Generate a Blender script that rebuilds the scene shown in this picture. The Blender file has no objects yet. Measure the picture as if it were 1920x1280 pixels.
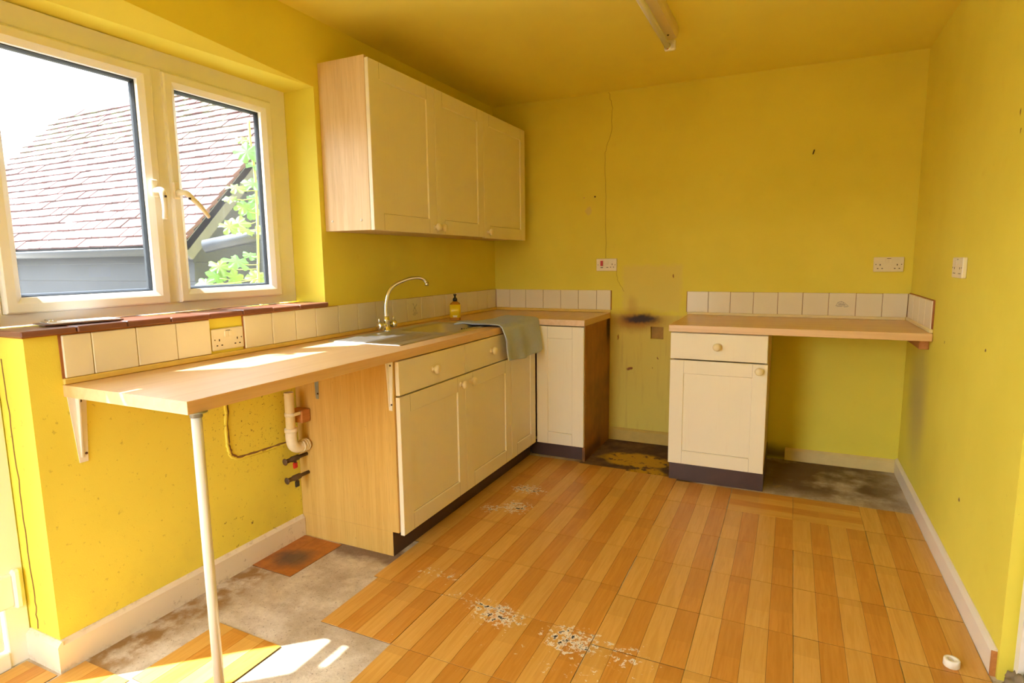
import bpy, bmesh, math, random
from mathutils import Vector, Matrix, Euler, Quaternion, noise
rnd = random.Random(7)
scene = bpy.context.scene
COL = scene.collection
PI = math.pi

# ------------------------------------------------------------------ camera, light, exposure
CAM = Vector((2.0458, -4.0347, 1.2777))
YAW, PITCH, ROLL, FOC = 0.4421, -0.1355, -0.0118, 1105.9
fw = Vector((-math.sin(YAW)*math.cos(PITCH), math.cos(YAW)*math.cos(PITCH), math.sin(PITCH)))
rt = Vector((math.cos(YAW), math.sin(YAW), 0)); up = rt.cross(fw)
r2 = rt*math.cos(ROLL)+up*math.sin(ROLL); u2 = -rt*math.sin(ROLL)+up*math.cos(ROLL)
cd = bpy.data.cameras.new('camera'); cam = bpy.data.objects.new('camera', cd); COL.objects.link(cam)
cam.matrix_world = Matrix(((r2.x, u2.x, -fw.x, CAM.x), (r2.y, u2.y, -fw.y, CAM.y), (r2.z, u2.z, -fw.z, CAM.z), (0, 0, 0, 1)))
cd.sensor_width = 36; cd.lens = FOC*36/1920; cd.clip_start = 0.02
scene.camera = cam

SUN_DIR = Vector((0.5, 0.43, -1.0))
SUN_STRENGTH = 25.0
SKY_STRENGTH = 6.5
EXPOSURE = 2.2
w = bpy.data.worlds.new('sky'); scene.world = w; w.use_nodes = True
wn = w.node_tree.nodes; wl = w.node_tree.links
bg = wn['Background']
sky = wn.new('ShaderNodeTexSky'); sky.sky_type = 'NISHITA'; sky.sun_disc = False
sky.sun_elevation = math.radians(56.6); sky.sun_rotation = math.atan2(-SUN_DIR.x, -SUN_DIR.y)
sky.dust_density = 3.0
hs = wn.new('ShaderNodeHueSaturation'); hs.inputs['Saturation'].default_value = 0.32
wl.new(sky.outputs[0], hs.inputs['Color']); wl.new(hs.outputs[0], bg.inputs['Color'])
bg.inputs['Strength'].default_value = SKY_STRENGTH*0.12
sd = bpy.data.lights.new('sun', 'SUN'); sun = bpy.data.objects.new('sun', sd); COL.objects.link(sun)
sd.energy = SUN_STRENGTH; sd.angle = math.radians(0.7); sd.color = (1.0, 0.97, 0.92)
sun.rotation_euler = SUN_DIR.to_track_quat('-Z', 'Y').to_euler(); sun.location = (-6, -6, 12)
def portal(name, loc, sx, sz, rot):
    d = bpy.data.lights.new(name, 'AREA'); d.shape = 'RECTANGLE'; d.size = sx; d.size_y = sz; d.cycles.is_portal = True
    o = bpy.data.objects.new(name, d); COL.objects.link(o); o.location = loc; o.rotation_euler = rot
portal('window_daylight_portal', (-0.30, -2.46, 1.58), 1.0, 1.25, (0, -PI/2, 0))
portal('added_door_daylight_portal', (.6, -4.93, 1.05), 1.1, 2.1, (PI/2, 0, PI))  # portal for the added, unseen door in the rear wall
portal('door_daylight_portal', (-0.30, -3.455, 1.1), 2.0, 0.24, (0, -PI/2, 0))
vs = scene.view_settings
scene.display_settings.display_device = 'sRGB'
vs.view_transform = 'Standard'; vs.look = 'None'; vs.gamma = 1.0; vs.use_curve_mapping = False; vs.exposure = EXPOSURE
try:
    cy = scene.cycles
    cy.max_bounces = 14; cy.diffuse_bounces = 9; cy.glossy_bounces = 4; cy.transparent_max_bounces = 12
    cy.use_denoising = True; cy.caustics_reflective = False; cy.caustics_refractive = False
except Exception: pass

# ------------------------------------------------------------------ material helpers
class NT:
    def __init__(s, name):
        s.m = bpy.data.materials.new(name); s.m.use_nodes = True
        s.n = s.m.node_tree.nodes; s.l = s.m.node_tree.links
        s.b = s.n['Principled BSDF']; s.out = s.n['Material Output']
    def put(s, sock, v):
        if isinstance(v, bpy.types.NodeSocket): s.l.new(v, sock)
        elif isinstance(v, (tuple, list)) and sock.type == 'RGBA' and len(v) == 3: sock.default_value = (*v, 1)
        else: sock.default_value = v
    def pos(s):
        return s.n.new('ShaderNodeNewGeometry').outputs['Position']
    def obj(s):
        return s.n.new('ShaderNodeTexCoord').outputs['Object']
    def rand(s):
        return s.n.new('ShaderNodeObjectInfo').outputs['Random']
    def math(s, op, a, b=None, c=None, clamp=False):
        n = s.n.new('ShaderNodeMath'); n.operation = op; n.use_clamp = clamp
        s.put(n.inputs[0], a)
        if b is not None: s.put(n.inputs[1], b)
        if c is not None: s.put(n.inputs[2], c)
        return n.outputs[0]
    def vmath(s, op, a, b=None):
        n = s.n.new('ShaderNodeVectorMath'); n.operation = op
        s.put(n.inputs[0], a)
        if b is not None:
            if op == 'SCALE': s.put(n.inputs['Scale'], b)
            else: s.put(n.inputs[1], b)
        return n.outputs['Value'] if op in ('LENGTH', 'DISTANCE') else n.outputs[0]
    def sep(s, v):
        n = s.n.new('ShaderNodeSeparateXYZ'); s.put(n.inputs[0], v); return n.outputs
    def comb(s, x, y, z):
        n = s.n.new('ShaderNodeCombineXYZ'); s.put(n.inputs[0], x); s.put(n.inputs[1], y); s.put(n.inputs[2], z); return n.outputs[0]
    def noise(s, v, scale=5, detail=4, rough=.55, color=False, dist=0):
        n = s.n.new('ShaderNodeTexNoise'); s.put(n.inputs['Vector'], v); s.put(n.inputs['Scale'], scale)
        n.inputs['Detail'].default_value = detail; n.inputs['Roughness'].default_value = rough; n.inputs['Distortion'].default_value = dist
        return n.outputs['Color'] if color else n.outputs[0]
    def voro(s, v, scale=5, feature='F1', out=0):
        n = s.n.new('ShaderNodeTexVoronoi'); n.feature = feature; s.put(n.inputs['Vector'], v); n.inputs['Scale'].default_value = scale
        return n.outputs[out]
    def ramp(s, f, a, b, lo=0, hi=1):
        n = s.n.new('ShaderNodeMapRange'); n.clamp = True; n.interpolation_type = 'SMOOTHSTEP'
        s.put(n.inputs['Value'], f); n.inputs['From Min'].default_value = a; n.inputs['From Max'].default_value = b
        n.inputs['To Min'].default_value = lo; n.inputs['To Max'].default_value = hi
        return n.outputs[0]
    def mix(s, f, a, b, mode='MIX'):
        n = s.n.new('ShaderNodeMix'); n.data_type = 'RGBA'; n.blend_type = mode
        s.put(n.inputs[0], f); s.put(n.inputs[6], a); s.put(n.inputs[7], b); return n.outputs[2]
    def blob(s, p, c, r, soft=0.6):
        d = s.vmath('LENGTH', s.vmath('DIVIDE', s.vmath('SUBTRACT', p, tuple(c)), tuple(r)))
        return s.ramp(d, 1.0, 1.0-soft, 0, 1)
    def box(s, p, lo, hi, e=.004):
        x = s.sep(p); o = None
        for i in range(3):
            if lo[i] is None: continue
            m = s.math('MULTIPLY', s.ramp(x[i], lo[i]-e, lo[i]+e), s.ramp(x[i], hi[i]+e, hi[i]-e))
            o = m if o is None else s.math('MULTIPLY', o, m)
        return o
    def mul(s, *a):
        o = a[0]
        for b in a[1:]: o = s.math('MULTIPLY', o, b)
        return o
    def mx(s, *a):
        o = a[0]
        for b in a[1:]: o = s.math('MAXIMUM', o, b)
        return o
    def bump(s, h, strength=.2, dist=.01):
        n = s.n.new('ShaderNodeBump'); n.inputs['Strength'].default_value = strength; n.inputs['Distance'].default_value = dist
        s.put(n.inputs['Height'], h); s.l.new(n.outputs[0], s.b.inputs['Normal'])
    def fin(s, col=None, rough=None, metal=None, spec=None):
        if col is not None: s.put(s.b.inputs['Base Color'], col)
        if rough is not None: s.put(s.b.inputs['Roughness'], rough)
        if metal is not None: s.put(s.b.inputs['Metallic'], metal)
        if spec is not None: s.b.inputs['Specular IOR Level'].default_value = spec
        return s.m
def sc3(t, v, s): return t.vmath('MULTIPLY', v, s)
def distort(t, p, scale, amt):
    return t.vmath('ADD', p, t.vmath('SCALE', t.vmath('SUBTRACT', t.noise(p, scale, 4, color=True), (.5, .5, .5)), amt))

def plain(name, col, rough=.5, var=.06, scale=30, metal=0, bump=0, spec=None):
    t = NT(name); p = t.obj(); n = t.noise(p, scale)
    c = t.mix(n, tuple(x*(1-var) for x in col), tuple(min(1, x*(1+var)) for x in col))
    if bump: t.bump(n, bump, .004)
    return t.fin(c, rough, metal, spec)

YEL = (0.80, 0.705, 0.085)
def paint_base(t, p):
    a = t.noise(p, 1.3, 5); b = t.noise(p, 9, 5, .6); f = t.noise(p, 260, 2)
    c = t.mix(t.ramp(a, .3, .7), tuple(x*.94 for x in YEL), (min(1, YEL[0]*1.03), YEL[1]*1.04, YEL[2]*1.2))
    c = t.mix(t.ramp(b, .58, .85, 0, .35), c, (YEL[0]*.86, YEL[1]*.76, YEL[2]*.8))
    t.bump(t.math('ADD', t.math('MULTIPLY', b, .7), t.math('MULTIPLY', f, .3)), .18, .006)
    return c
def m_paint_left():
    t = NT('yellow_paint_window_wall'); p = t.pos(); c = paint_base(t, p)
    low = t.mul(t.box(p, (None, -3.2, 0), (0, -1.9, .86), .05), t.ramp(t.noise(p, 42, 6, .7), .60, .68))
    nb = t.blob(p, (0, -2.25, .16), (.4, .45, .16), .8); nb2 = t.blob(p, (0, -2.3, .62), (.4, .38, .3), .7)
    c = t.mix(t.mul(low, t.math('ADD', .35, nb, clamp=True)), c, (.16, .10, .03))
    c = t.mix(t.mul(nb2, t.ramp(t.noise(p, 60, 5, .75), .59, .64), .85), c, (.2, .12, .03))
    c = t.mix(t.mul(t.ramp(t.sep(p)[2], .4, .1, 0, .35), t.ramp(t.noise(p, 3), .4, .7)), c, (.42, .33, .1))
    return t.fin(c, .62, spec=.3)
def m_paint_back():
    t = NT('yellow_paint_stained_wall'); p = t.pos(); c = paint_base(t, p)
    q = distort(t, p, 7, .07); q2 = distort(t, p, 22, .05)
    # paler bare patch above the cooker gap and the bare plaster in it
    c = t.mix(t.mul(t.box(q2, (.99, None, .93), (1.385, 0, 1.24), .02), .35), c, (.70, .53, .20))
    c = t.mix(t.mul(t.box(p, (.9, None, 0), (1.6, 0, .9), .01), .6), c, (.66, .50, .13))
    c = t.mix(t.mul(t.box(p, (.9, None, 0), (1.6, 0, .9), .01), t.ramp(t.noise(sc3(t, p, (26, 26, 2.4)), 1, 4), .5, .75, 0, .55)), c, (.52, .33, .08))
    # scorch: orange halo, dark heart
    c = t.mix(t.mul(t.blob(q, (1.09, 0, .862), (.30, 1, .11), .9), .95), c, (.34, .12, .015))
    c = t.mix(t.mul(t.blob(q2, (1.12, 0, .872), (.18, 1, .042), .7), .95), c, (.035, .028, .03))
    c = t.mix(t.mul(t.blob(q, (1.06, 0, .965), (.05, 1, .10), .9), .4), c, (.5, .27, .06))
    # knocks
    for cx, cz, rx, rz in ((1.05, .525, .026, .012), (.962, .74, .008, .03), (1.33, 1.165, .006, .011), (1.24, .60, .004, .011), (1.21, .53, .004, .008), (.74, 1.62, .025, .035)):
        col = (.25, .09, .02) if cz < 1.6 else (.74, .62, .17)
        c = t.mix(t.blob(q2, (cx, 0, cz), (rx, 1, rz), .5), c, col)
    # dirty tide line by the floor
    c = t.mix(t.mul(t.ramp(t.sep(q)[2], .13, .02, 0, .9), t.box(p, (1.9, None, 0), (2.1, 0, .3), .03)), c, (.16, .11, .04))
    c = t.mix(t.mul(t.ramp(t.noise(p, 55, 5, .7), .68, .74), .25), c, (.3, .17, .03))
    return t.fin(c, .62, spec=.3)
def m_paint_right():
    t = NT('yellow_paint_scuffed_wall'); p = t.pos(); c = paint_base(t, p)
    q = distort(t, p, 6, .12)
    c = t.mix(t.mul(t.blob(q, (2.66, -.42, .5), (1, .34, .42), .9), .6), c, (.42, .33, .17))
    c = t.mix(t.mul(t.ramp(t.noise(p, 30, 5, .7), .68, .73), .45), c, (.24, .15, .04))
    for cy_, cz, ry, rz in ((-1.62, 1.72, .008, .014), (-1.5, .95, .010, .008), (-.9, .9, .006, .01), (-1.64, 1.66, .005, .008), (-1.35, .35, .012, .012)):
        c = t.mix(t.blob(distort(t, p, 40, .02), (2.66, cy_, cz), (1, ry, rz), .5), c, (.18, .11, .04))
    return t.fin(c, .6, spec=.3)
def m_ceiling():
    t = NT('yellowed_ceiling_paint'); p = t.pos(); c = t.mix(.7, paint_base(t, p), (.88, .78, .17))
    c = t.mix(t.ramp(t.noise(p, 1.8, 4), .5, .8, 0, .25), c, (.70, .52, .10))
    return t.fin(c, .5, spec=.4)
M = {}
M['paintL'] = m_paint_left(); M['paintB'] = m_paint_back(); M['paintR'] = m_paint_right(); M['ceil'] = m_ceiling()

def m_concrete():
    t = NT('bare_stained_screed'); p = t.pos(); q = distort(t, p, 9, .12)
    n = t.noise(p, 6, 8, .68); f = t.noise(p, 90, 6, .75)
    c = t.mix(t.ramp(n, .32, .7), (.44, .36, .26), (.72, .66, .56))
    c = t.mix(t.ramp(f, .56, .68, 0, .85), c, (.12, .085, .055))
    # brown adhesive residue along the walls and cabinets
    c = t.mix(t.mul(t.box(q, (-.2, -3.1, None), (.16, -2.3, 0), .06), t.ramp(t.noise(p, 11, 5), .4, .6, 0, .9)), c, (.30, .17, .05))
    c = t.mix(t.mul(t.box(distort(t, p, 14, .09), (.22, -2.13, None), (.62, -2.0, 0), .03), .8), c, (.14, .08, .05))
    c = t.mix(t.box(distort(t, p, 5, .05), (.85, -.8, None), (1.6, 0.1, 0), .05), c, t.mix(t.ramp(n, .4, .65), (.10, .06, .035), (.20, .12, .06)))
    patch = t.mul(t.mx(t.blob(q, (1.2, -.40, 0), (.26, .16, 1), .35), t.blob(q, (1.3, -.58, 0), (.13, .1, 1), .4)), t.ramp(t.noise(p, 12, 6, .7), .40, .47))
    c = t.mix(patch, c, (.60, .36, .04))
    brown = t.mul(t.box(q, (1.9, -.60, None), (2.6, .1, 0), .14), t.ramp(t.noise(p, 3.2, 4), .28, .5))
    c = t.mix(t.mul(brown, .92), c, (.13, .075, .04))
    c = t.mix(t.mul(brown, t.ramp(t.noise(p, 7, 4), .6, .7, 0, .5)), c, (.42, .24, .06))
    t.bump(t.math('ADD', n, t.math('MULTIPLY', f, .5)), .5, .006)
    return t.fin(c, .85, spec=.2)
M['concrete'] = m_concrete()

SCUFF = [((.758, -1.126), (.22, .15), 1.0), ((.80, -1.37), (.17, .18), 1.0), ((.69, -1.43), (.15, .14), .85), ((1.14, -2.26), (.22, .15), 1.0), ((1.05, -2.23), (.13, .12), .9),
         ((1.43, -2.29), (.24, .17), 1.0), ((1.60, -2.30), (.24, .2), .7), ((.80, -2.11), (.28, .12), .7), ((.95, -2.21), (.28, .08), .7), ((1.50, -2.44), (.4, .14), .6), ((.98, -1.75), (.45, .6), .3), ((1.3, -2.35), (.8, .5), .4), ((.85, -2.5), (.3, .3), .35)]
def m_plank(name, a, b):
    t = NT(name); o = t.obj(); p = t.pos(); r = t.rand()
    off = t.comb(t.math('MULTIPLY', r, 37), t.math('MULTIPLY', r, 91), 0)
    v = t.vmath('ADD', sc3(t, o, (34, 2.2, 1)), off)
    g = t.noise(v, 1.6, 5, .6, dist=1.2); fine = t.noise(t.vmath('ADD', sc3(t, o, (260, 9, 1)), off), 1, 3)
    c = t.mix(t.ramp(g, .3, .72), a, b)
    c = t.mix(t.ramp(fine, .55, .8, 0, .35), c, tuple(x*.62 for x in b))
    y = t.sep(o)[1]
    brk = t.ramp(t.math('SUBTRACT', y, t.math('MULTIPLY_ADD', r, .5, -.25)), -.0008, .0008)
    c = t.mix(t.mul(brk, t.math('MULTIPLY_ADD', r, .5, .05)), c, tuple(x*.82 for x in b))
    m = None
    for (x, yy), (rx, ry), s in SCUFF:
        bl = t.math('MULTIPLY', t.blob(p, (x, yy, 0), (rx, ry, 1), .9), s)
        m = bl if m is None else t.mx(m, bl)
    sp = t.noise(distort(t, p, 60, .02), 46, 7, .72)
    worn = t.ramp(t.math('ADD', sp, t.math('MULTIPLY', m, .30)), .765, .785)
    c = t.mix(worn, c, (.78, .72, .60))
    black = t.mul(t.ramp(t.math('ADD', sp, t.math('MULTIPLY', m, .30)), .845, .862), t.ramp(m, .45, .65))
    c = t.mix(black, c, (.02, .02, .025))
    spk = t.mul(t.ramp(t.noise(p, 190, 2), .755, .775), t.math('MULTIPLY_ADD', m, .9, .12))
    c = t.mix(spk, c, (.8, .74, .6))
    t.bump(t.math('SUBTRACT', fine, worn), .12, .002)
    ro = t.math('MULTIPLY_ADD', t.mx(worn, black), .4, t.math('MULTIPLY_ADD', g, .18, .27))
    return t.fin(c, ro, spec=.45)
M['plankL'] = m_plank('printed_oak_light', (.68, .39, .095), (.60, .32, .06))
M['plankD'] = m_plank('printed_oak_dark', (.60, .285, .05), (.51, .22, .03))
def m_stained_tile():
    t = NT('grimy_orange_floor_tile'); p = t.pos(); n = t.noise(p, 14, 6, .65)
    c = t.mix(t.ramp(n, .35, .65), (.46, .17, .03), (.34, .11, .02))
    c = t.mix(t.mul(t.blob(distort(t, p, 12, .1), (.13, -2.25, 0), (.12, .1, 1), .7), .8), c, (.07, .055, .05))
    return t.fin(c, .45)
M['grimy'] = m_stained_tile()
M['tile_back'] = plain('dark_vinyl_backing', (.045, .028, .016), .8)

def m_wood(name, a, b, axis, rough=.4, gs=30, streak=.4, spec=.4, wear=None):
    t = NT(name); p = t.pos()
    s = [gs, gs, gs]; s[axis] = gs*.045
    g = t.noise(sc3(t, p, tuple(s)), 1, 5, .6, dist=.8); s2 = [gs*8]*3; s2[axis] = gs*.25
    f = t.noise(sc3(t, p, tuple(s2)), 1, 3)
    c = t.mix(t.ramp(g, .3, .7), a, b)
    c = t.mix(t.ramp(f, .52, .78, 0, streak), c, tuple(x*.6 for x in b))
    if wear: c = wear(t, p, c)
    t.bump(f, .05, .001)
    if spec > .8: t.b.inputs['Coat Weight'].default_value = .8; t.b.inputs['Coat Roughness'].default_value = .5
    return t.fin(c, rough, spec=spec)
M['worktopY'] = m_wood('beech_laminate_worktop', (.78, .53, .27), (.70, .44, .19), 1, .46, 22, .3, .9)
M['worktopX'] = m_wood('beech_laminate_worktop_across', (.78, .53, .27), (.70, .44, .19), 0, .46, 22, .3, .9)
def wear_side(t, p, c):
    k = t.ramp(t.noise(p, 34, 5, .7), .68, .73)
    c = t.mix(t.mul(k, t.box(p, (None, -3, 0), (0, -1, .9), .1), .7), c, (.17, .09, .03))
    return t.mix(t.mul(t.blob(distort(t, p, 9, .1), (.25, -2.06, .45), (.2, 1, .2), .9), .15), c, (.4, .25, .08))
M['oak'] = m_wood('oak_laminate_panel', (.66, .44, .13), (.58, .36, .09), 2, .45, 36, .5, wear=wear_side)
M['oakpale'] = m_wood('pale_oak_laminate_panel', (.76, .58, .35), (.68, .49, .26), 2, .42, 36, .45)
def wear_grease(t, p, c):
    c = t.mix(t.ramp(t.noise(p, 5, 5, .6), .35, .7, 0, .7), c, (.20, .075, .015))
    c = t.mix(t.blob(distort(t, p, 10, .08), (.904, -.05, .80), (1, .07, .14), .7), c, (.04, .012, .008))
    c = t.mix(t.mul(t.box(distort(t, p, 10, .05), (None, -.7, 0), (0, -.2, .08), .04), .7), c, (.05, .02, .012))
    c = t.mix(t.mul(t.ramp(t.noise(p, 25, 5, .7), .66, .7), .8), c, (.05, .02, .01))
    return c
M['grease'] = m_wood('grease_browned_end_panel', (.44, .19, .035), (.36, .14, .025), 2, .5, 30, .5, wear=wear_grease)
M['block'] = m_wood('bare_timber', (.55, .25, .08), (.45, .18, .05), 1, .6, 40)

def m_cream():
    t = NT('cream_foil_doors'); p = t.pos(); n = t.noise(p, 4, 4); f = t.noise(sc3(t, p, (120, 120, 6)), 1, 3)
    c = t.mix(n, (.80, .74, .57), (.84, .78, .62))
    c = t.mix(t.ramp(f, .55, .8, 0, .12), c, (.6, .48, .26))
    c = t.mix(t.mul(t.ramp(t.noise(p, 16, 5, .7), .68, .76), .25), c, (.45, .30, .1))
    t.bump(f, .06, .001)
    return t.fin(c, .42, spec=.4)
M['cream'] = m_cream()
M['knob'] = plain('cream_knob', (.80, .69, .42), .3, .08, 20)
M['plinth'] = plain('dark_brown_plinth', (.065, .032, .026), .45, .3, 14)
M['carcass'] = plain('carcass_board', (.60, .45, .22), .6)
M['upvc'] = plain('white_upvc', (.85, .85, .82), .28, .02, 3)
M['upvcdoor'] = plain('white_upvc_door', (.86, .87, .82), .3, .02, 3)
M['handle'] = plain('white_painted_handle', (.84, .80, .68), .3, .03)
M['gasket'] = plain('black_glazing_gasket', (.012, .016, .022), .5)
M['dark'] = plain('dark_recess', (.03, .02, .012), .8)
M['white'] = plain('white_plastic', (.80, .77, .68), .35, .03)
M['socket'] = plain('ivory_socket_plastic', (.80, .74, .58), .35, .04)
M['red'] = plain('red_rocker', (.55, .015, .012), .3)
M['brass'] = plain('dull_screw', (.20, .16, .10), .5, .2, 60, .7)
M['rust'] = plain('rusty_metal', (.10, .05, .025), .7, .4, 80, .3)
M['greymetal'] = plain('grey_steel_bracket', (.42, .46, .48), .4, .1, 30, .6)
M['chrome'] = plain('chrome', (.80, .79, .76), .14, .03, 10, 1.0)
M['steel'] = plain('brushed_stainless_steel', (.70, .71, .72), .38, .06, 40, 1.0)
M['copperdark'] = plain('tarnished_copper', (.12, .075, .05), .5, .3, 60, .5)
M['blackplastic'] = plain('black_plastic', (.02, .02, .022), .35)
M['pipe'] = plain('aged_cream_waste_pipe', (.72, .60, .33), .45, .12, 22)
M['pipewhite'] = plain('white_waste_fitting', (.78, .71, .54), .45, .15, 30)
M['sill'] = plain('brown_quarry_tile', (.20, .075, .048), .30, .22, 18)
M['tilecream'] = plain('cream_wall_tile', (.82, .77, .62), .16, .04, 5)
M['grout'] = plain('brown_tile_adhesive', (.34, .12, .03), .8, .3, 40)
M['bead'] = plain('yellow_painted_bead', (.78, .58, .14), .5, .12, 20)
M['beadcream'] = plain('cream_bead', (.80, .70, .40), .45, .1, 20)
M['print'] = plain('grey_tile_print', (.26, .25, .24), .3)
M['skirting'] = plain('white_gloss_skirting', (.80, .74, .64), .35, .05, 8)
def m_skirt():
    t = NT('grubby_white_skirting'); p = t.pos(); n = t.noise(p, 30, 6, .7)
    c = t.mix(t.noise(p, 6), (.80, .74, .64), (.76, .68, .55))
    z = t.sep(p)[2]
    c = t.mix(t.mul(t.ramp(n, .60, .68), t.box(p, (None, -2.75, 0), (0, -2.0, .2), .15), .75), c, (.18, .10, .04))
    c = t.mix(t.mul(t.ramp(n, .45, .7), t.mx(t.ramp(z, .03, 0), t.ramp(z, .085, .105)), .5), c, (.3, .2, .1))
    return t.fin(c, .4)
M['skirtL'] = m_skirt()
M['skirtB'] = plain('yellowed_skirting', (.72, .58, .26), .5, .12, 16)
M['skirtG'] = plain('grimy_skirting', (.58, .40, .09), .6, .2, 14)
def m_towel():
    t = NT('blue_grey_terry'); p = t.obj(); n = t.noise(p, 60, 4, .7); f = t.noise(p, 420, 2)
    c = t.mix(n, (.46, .54, .66), (.58, .66, .78))
    t.bump(t.math('ADD', n, f), .9, .006)
    t.b.inputs['Sheen Weight'].default_value = .4
    return t.fin(c, .95, spec=.1)
M['towel'] = m_towel()
M['soapyellow'] = plain('yellow_bottle_label', (.78, .58, .01), .35)
def m_soap():
    t = NT('amber_soap'); t.b.inputs['Transmission Weight'].default_value = .35
    return t.fin((.72, .30, .03), .12)
M['amber'] = m_soap()
M['labelwhite'] = plain('label_white_print', (.85, .83, .75), .5)
M['board'] = plain('clipboard_hardboard', (.16, .075, .05), .45, .15)
M['paper'] = plain('white_paper', (.85, .84, .82), .7, .02)
M['rubble'] = plain('exposed_rubble', (.24, .19, .12), .95, .4, 30, bump=.6)
def m_glass(name, dirt, tint):
    t = NT(name); p = t.pos()
    tr = t.n.new('ShaderNodeBsdfTransparent'); tr.inputs['Color'].default_value = (*tint, 1); gl = t.n.new('ShaderNodeBsdfGlossy'); gl.inputs['Roughness'].default_value = .02
    fr = t.n.new('ShaderNodeFresnel'); fr.inputs['IOR'].default_value = 1.45
    m1 = t.n.new('ShaderNodeMixShader'); t.l.new(t.math('MULTIPLY', fr.outputs[0], .6), m1.inputs[0]); t.l.new(tr.outputs[0], m1.inputs[1]); t.l.new(gl.outputs[0], m1.inputs[2])
    df = t.n.new('ShaderNodeBsdfTranslucent'); df.inputs['Color'].default_value = (.9, .92, .95, 1)
    m2 = t.n.new('ShaderNodeMixShader')
    d = t.math('MULTIPLY_ADD', t.ramp(t.noise(p, 3, 4), .3, .75), dirt*.7, dirt*.5)
    spots = t.ramp(t.noise(p, 85, 5, .75), .66, .74, 0, dirt*2.2)
    spots = t.math('MULTIPLY', spots, t.ramp(t.sep(p)[2], 1.6, 1.2))
    t.l.new(t.math('ADD', d, spots), m2.inputs[0]); t.l.new(m1.outputs[0], m2.inputs[1]); t.l.new(df.outputs[0], m2.inputs[2])
    t.l.new(m2.outputs[0], t.out.inputs['Surface']); return t.m
M['glass'] = m_glass('dusty_window_glass', .005, (.62, .65, .67))
M['glassdoor'] = m_glass('door_glass', .01, (.86, .88, .87))
def m_rooftile():
    t = NT('weathered_clay_roof_tile'); p = t.pos(); r = t.rand(); n = t.noise(p, 12, 6, .7)
    c = t.mix(r, (.11, .042, .039), (.07, .027, .025)); c = t.mix(t.ramp(n, .5, .68, 0, .85), c, (.085, .055, .048))
    c = t.mix(t.ramp(t.noise(p, 26, 6, .75), .58, .66), c, (.022, .02, .018))
    c = t.mix(t.mul(t.ramp(t.sep(p)[2], 2.2, 2.9), t.ramp(t.noise(p, 9, 4), .45, .6)), c, (.12, .11, .06))
    t.bump(n, .5, .01)
    return t.fin(c, .85)
M['rooftile'] = m_rooftile()
M['blackboard'] = plain('black_tarred_weatherboard', (.010, .012, .016), .6, .5, 9, bump=.3)
M['gutter'] = plain('black_gutter_plastic', (.012, .014, .018), .35, .2)
M['barge'] = plain('weathered_barge_board', (.08, .077, .07), .8, .3, 14)
M['soil'] = plain('yard_paving', (.28, .26, .23), .9, .3, 6)
def m_leaf(name, a, b):
    t = NT(name); n = t.noise(t.obj(), 30, 3); c = t.mix(n, a, b)
    t.fin(c, .45)
    tl = t.n.new('ShaderNodeBsdfTranslucent'); t.put(tl.inputs['Color'], t.mix(.3, c, (.6, .9, .1)))
    ms = t.n.new('ShaderNodeMixShader'); ms.inputs[0].default_value = .45
    t.l.new(t.b.outputs[0], ms.inputs[1]); t.l.new(tl.outputs[0], ms.inputs[2]); t.l.new(ms.outputs[0], t.out.inputs['Surface'])
    return t.m
M['leaf'] = m_leaf('vine_leaf_green', (.02, .09, .02), (.04, .13, .03)); M['leafy'] = m_leaf('vine_leaf_lime', (.05, .10, .012), (.07, .12, .014))
M['stem'] = plain('vine_stem', (.26, .34, .10), .7)
M['tube'] = plain('unlit_fluorescent_tube', (.82, .80, .74), .3, .02)
M['batten'] = plain('yellowed_light_batten', (.72, .60, .34), .4, .06)
M['crack'] = plain('plaster_crack', (.30, .18, .03), .9)
M['exposed'] = plain('chased_plaster', (.24, .13, .045), .95, .4, 40)
M['recess'] = plain('recess_shade_plaster', (.42, .25, .07), .9, .3, 30)
M['door_white'] = plain('white_gloss_joinery', (.80, .78, .74), .35, .03)

# ------------------------------------------------------------------ geometry helpers
def link(o, parent=None):
    COL.objects.link(o)
    if parent is not None: o.parent = parent
    return o
def wmat(o):
    m = Matrix.LocRotScale(o.location, o.rotation_euler, None)
    return m if o.parent is None else wmat(o.parent) @ m
def place(name, me, loc, mat, parent=None, rot=(0, 0, 0)):
    if mat is not None and len(me.materials) == 0: me.materials.append(mat)
    o = bpy.data.objects.new(name, me)
    link(o, parent)
    m = Matrix.LocRotScale(Vector(loc), Euler(rot), None)
    if parent is not None: m = wmat(parent).inverted() @ m
    o.location = m.to_translation(); o.rotation_euler = m.to_euler()
    return o
def tag(o, label=None, cat=None, group=None, kind=None):
    if label: o['label'] = label
    if cat: o['category'] = cat
    if group: o['group'] = group
    if kind: o['kind'] = kind
    return o
def empty(name, loc, label=None, cat=None, group=None, kind=None):
    o = bpy.data.objects.new(name, None); o.empty_display_size = .05; COL.objects.link(o); o.location = loc
    return tag(o, label, cat, group, kind)
def bm_box(bm, c, s, mat=None):
    r = bmesh.ops.create_cube(bm, size=1.0)['verts']
    bmesh.ops.scale(bm, vec=s, verts=r); 
    if mat is not None: bmesh.ops.transform(bm, matrix=mat, verts=r)
    bmesh.ops.translate(bm, vec=c, verts=r); return r
def mesh(bm, name, smooth=False):
    bmesh.ops.recalc_face_normals(bm, faces=bm.faces)
    me = bpy.data.meshes.new(name); bm.to_mesh(me); bm.free()
    if smooth:
        for p in me.polygons: p.use_smooth = True
    return me
_bc = {}
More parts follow.
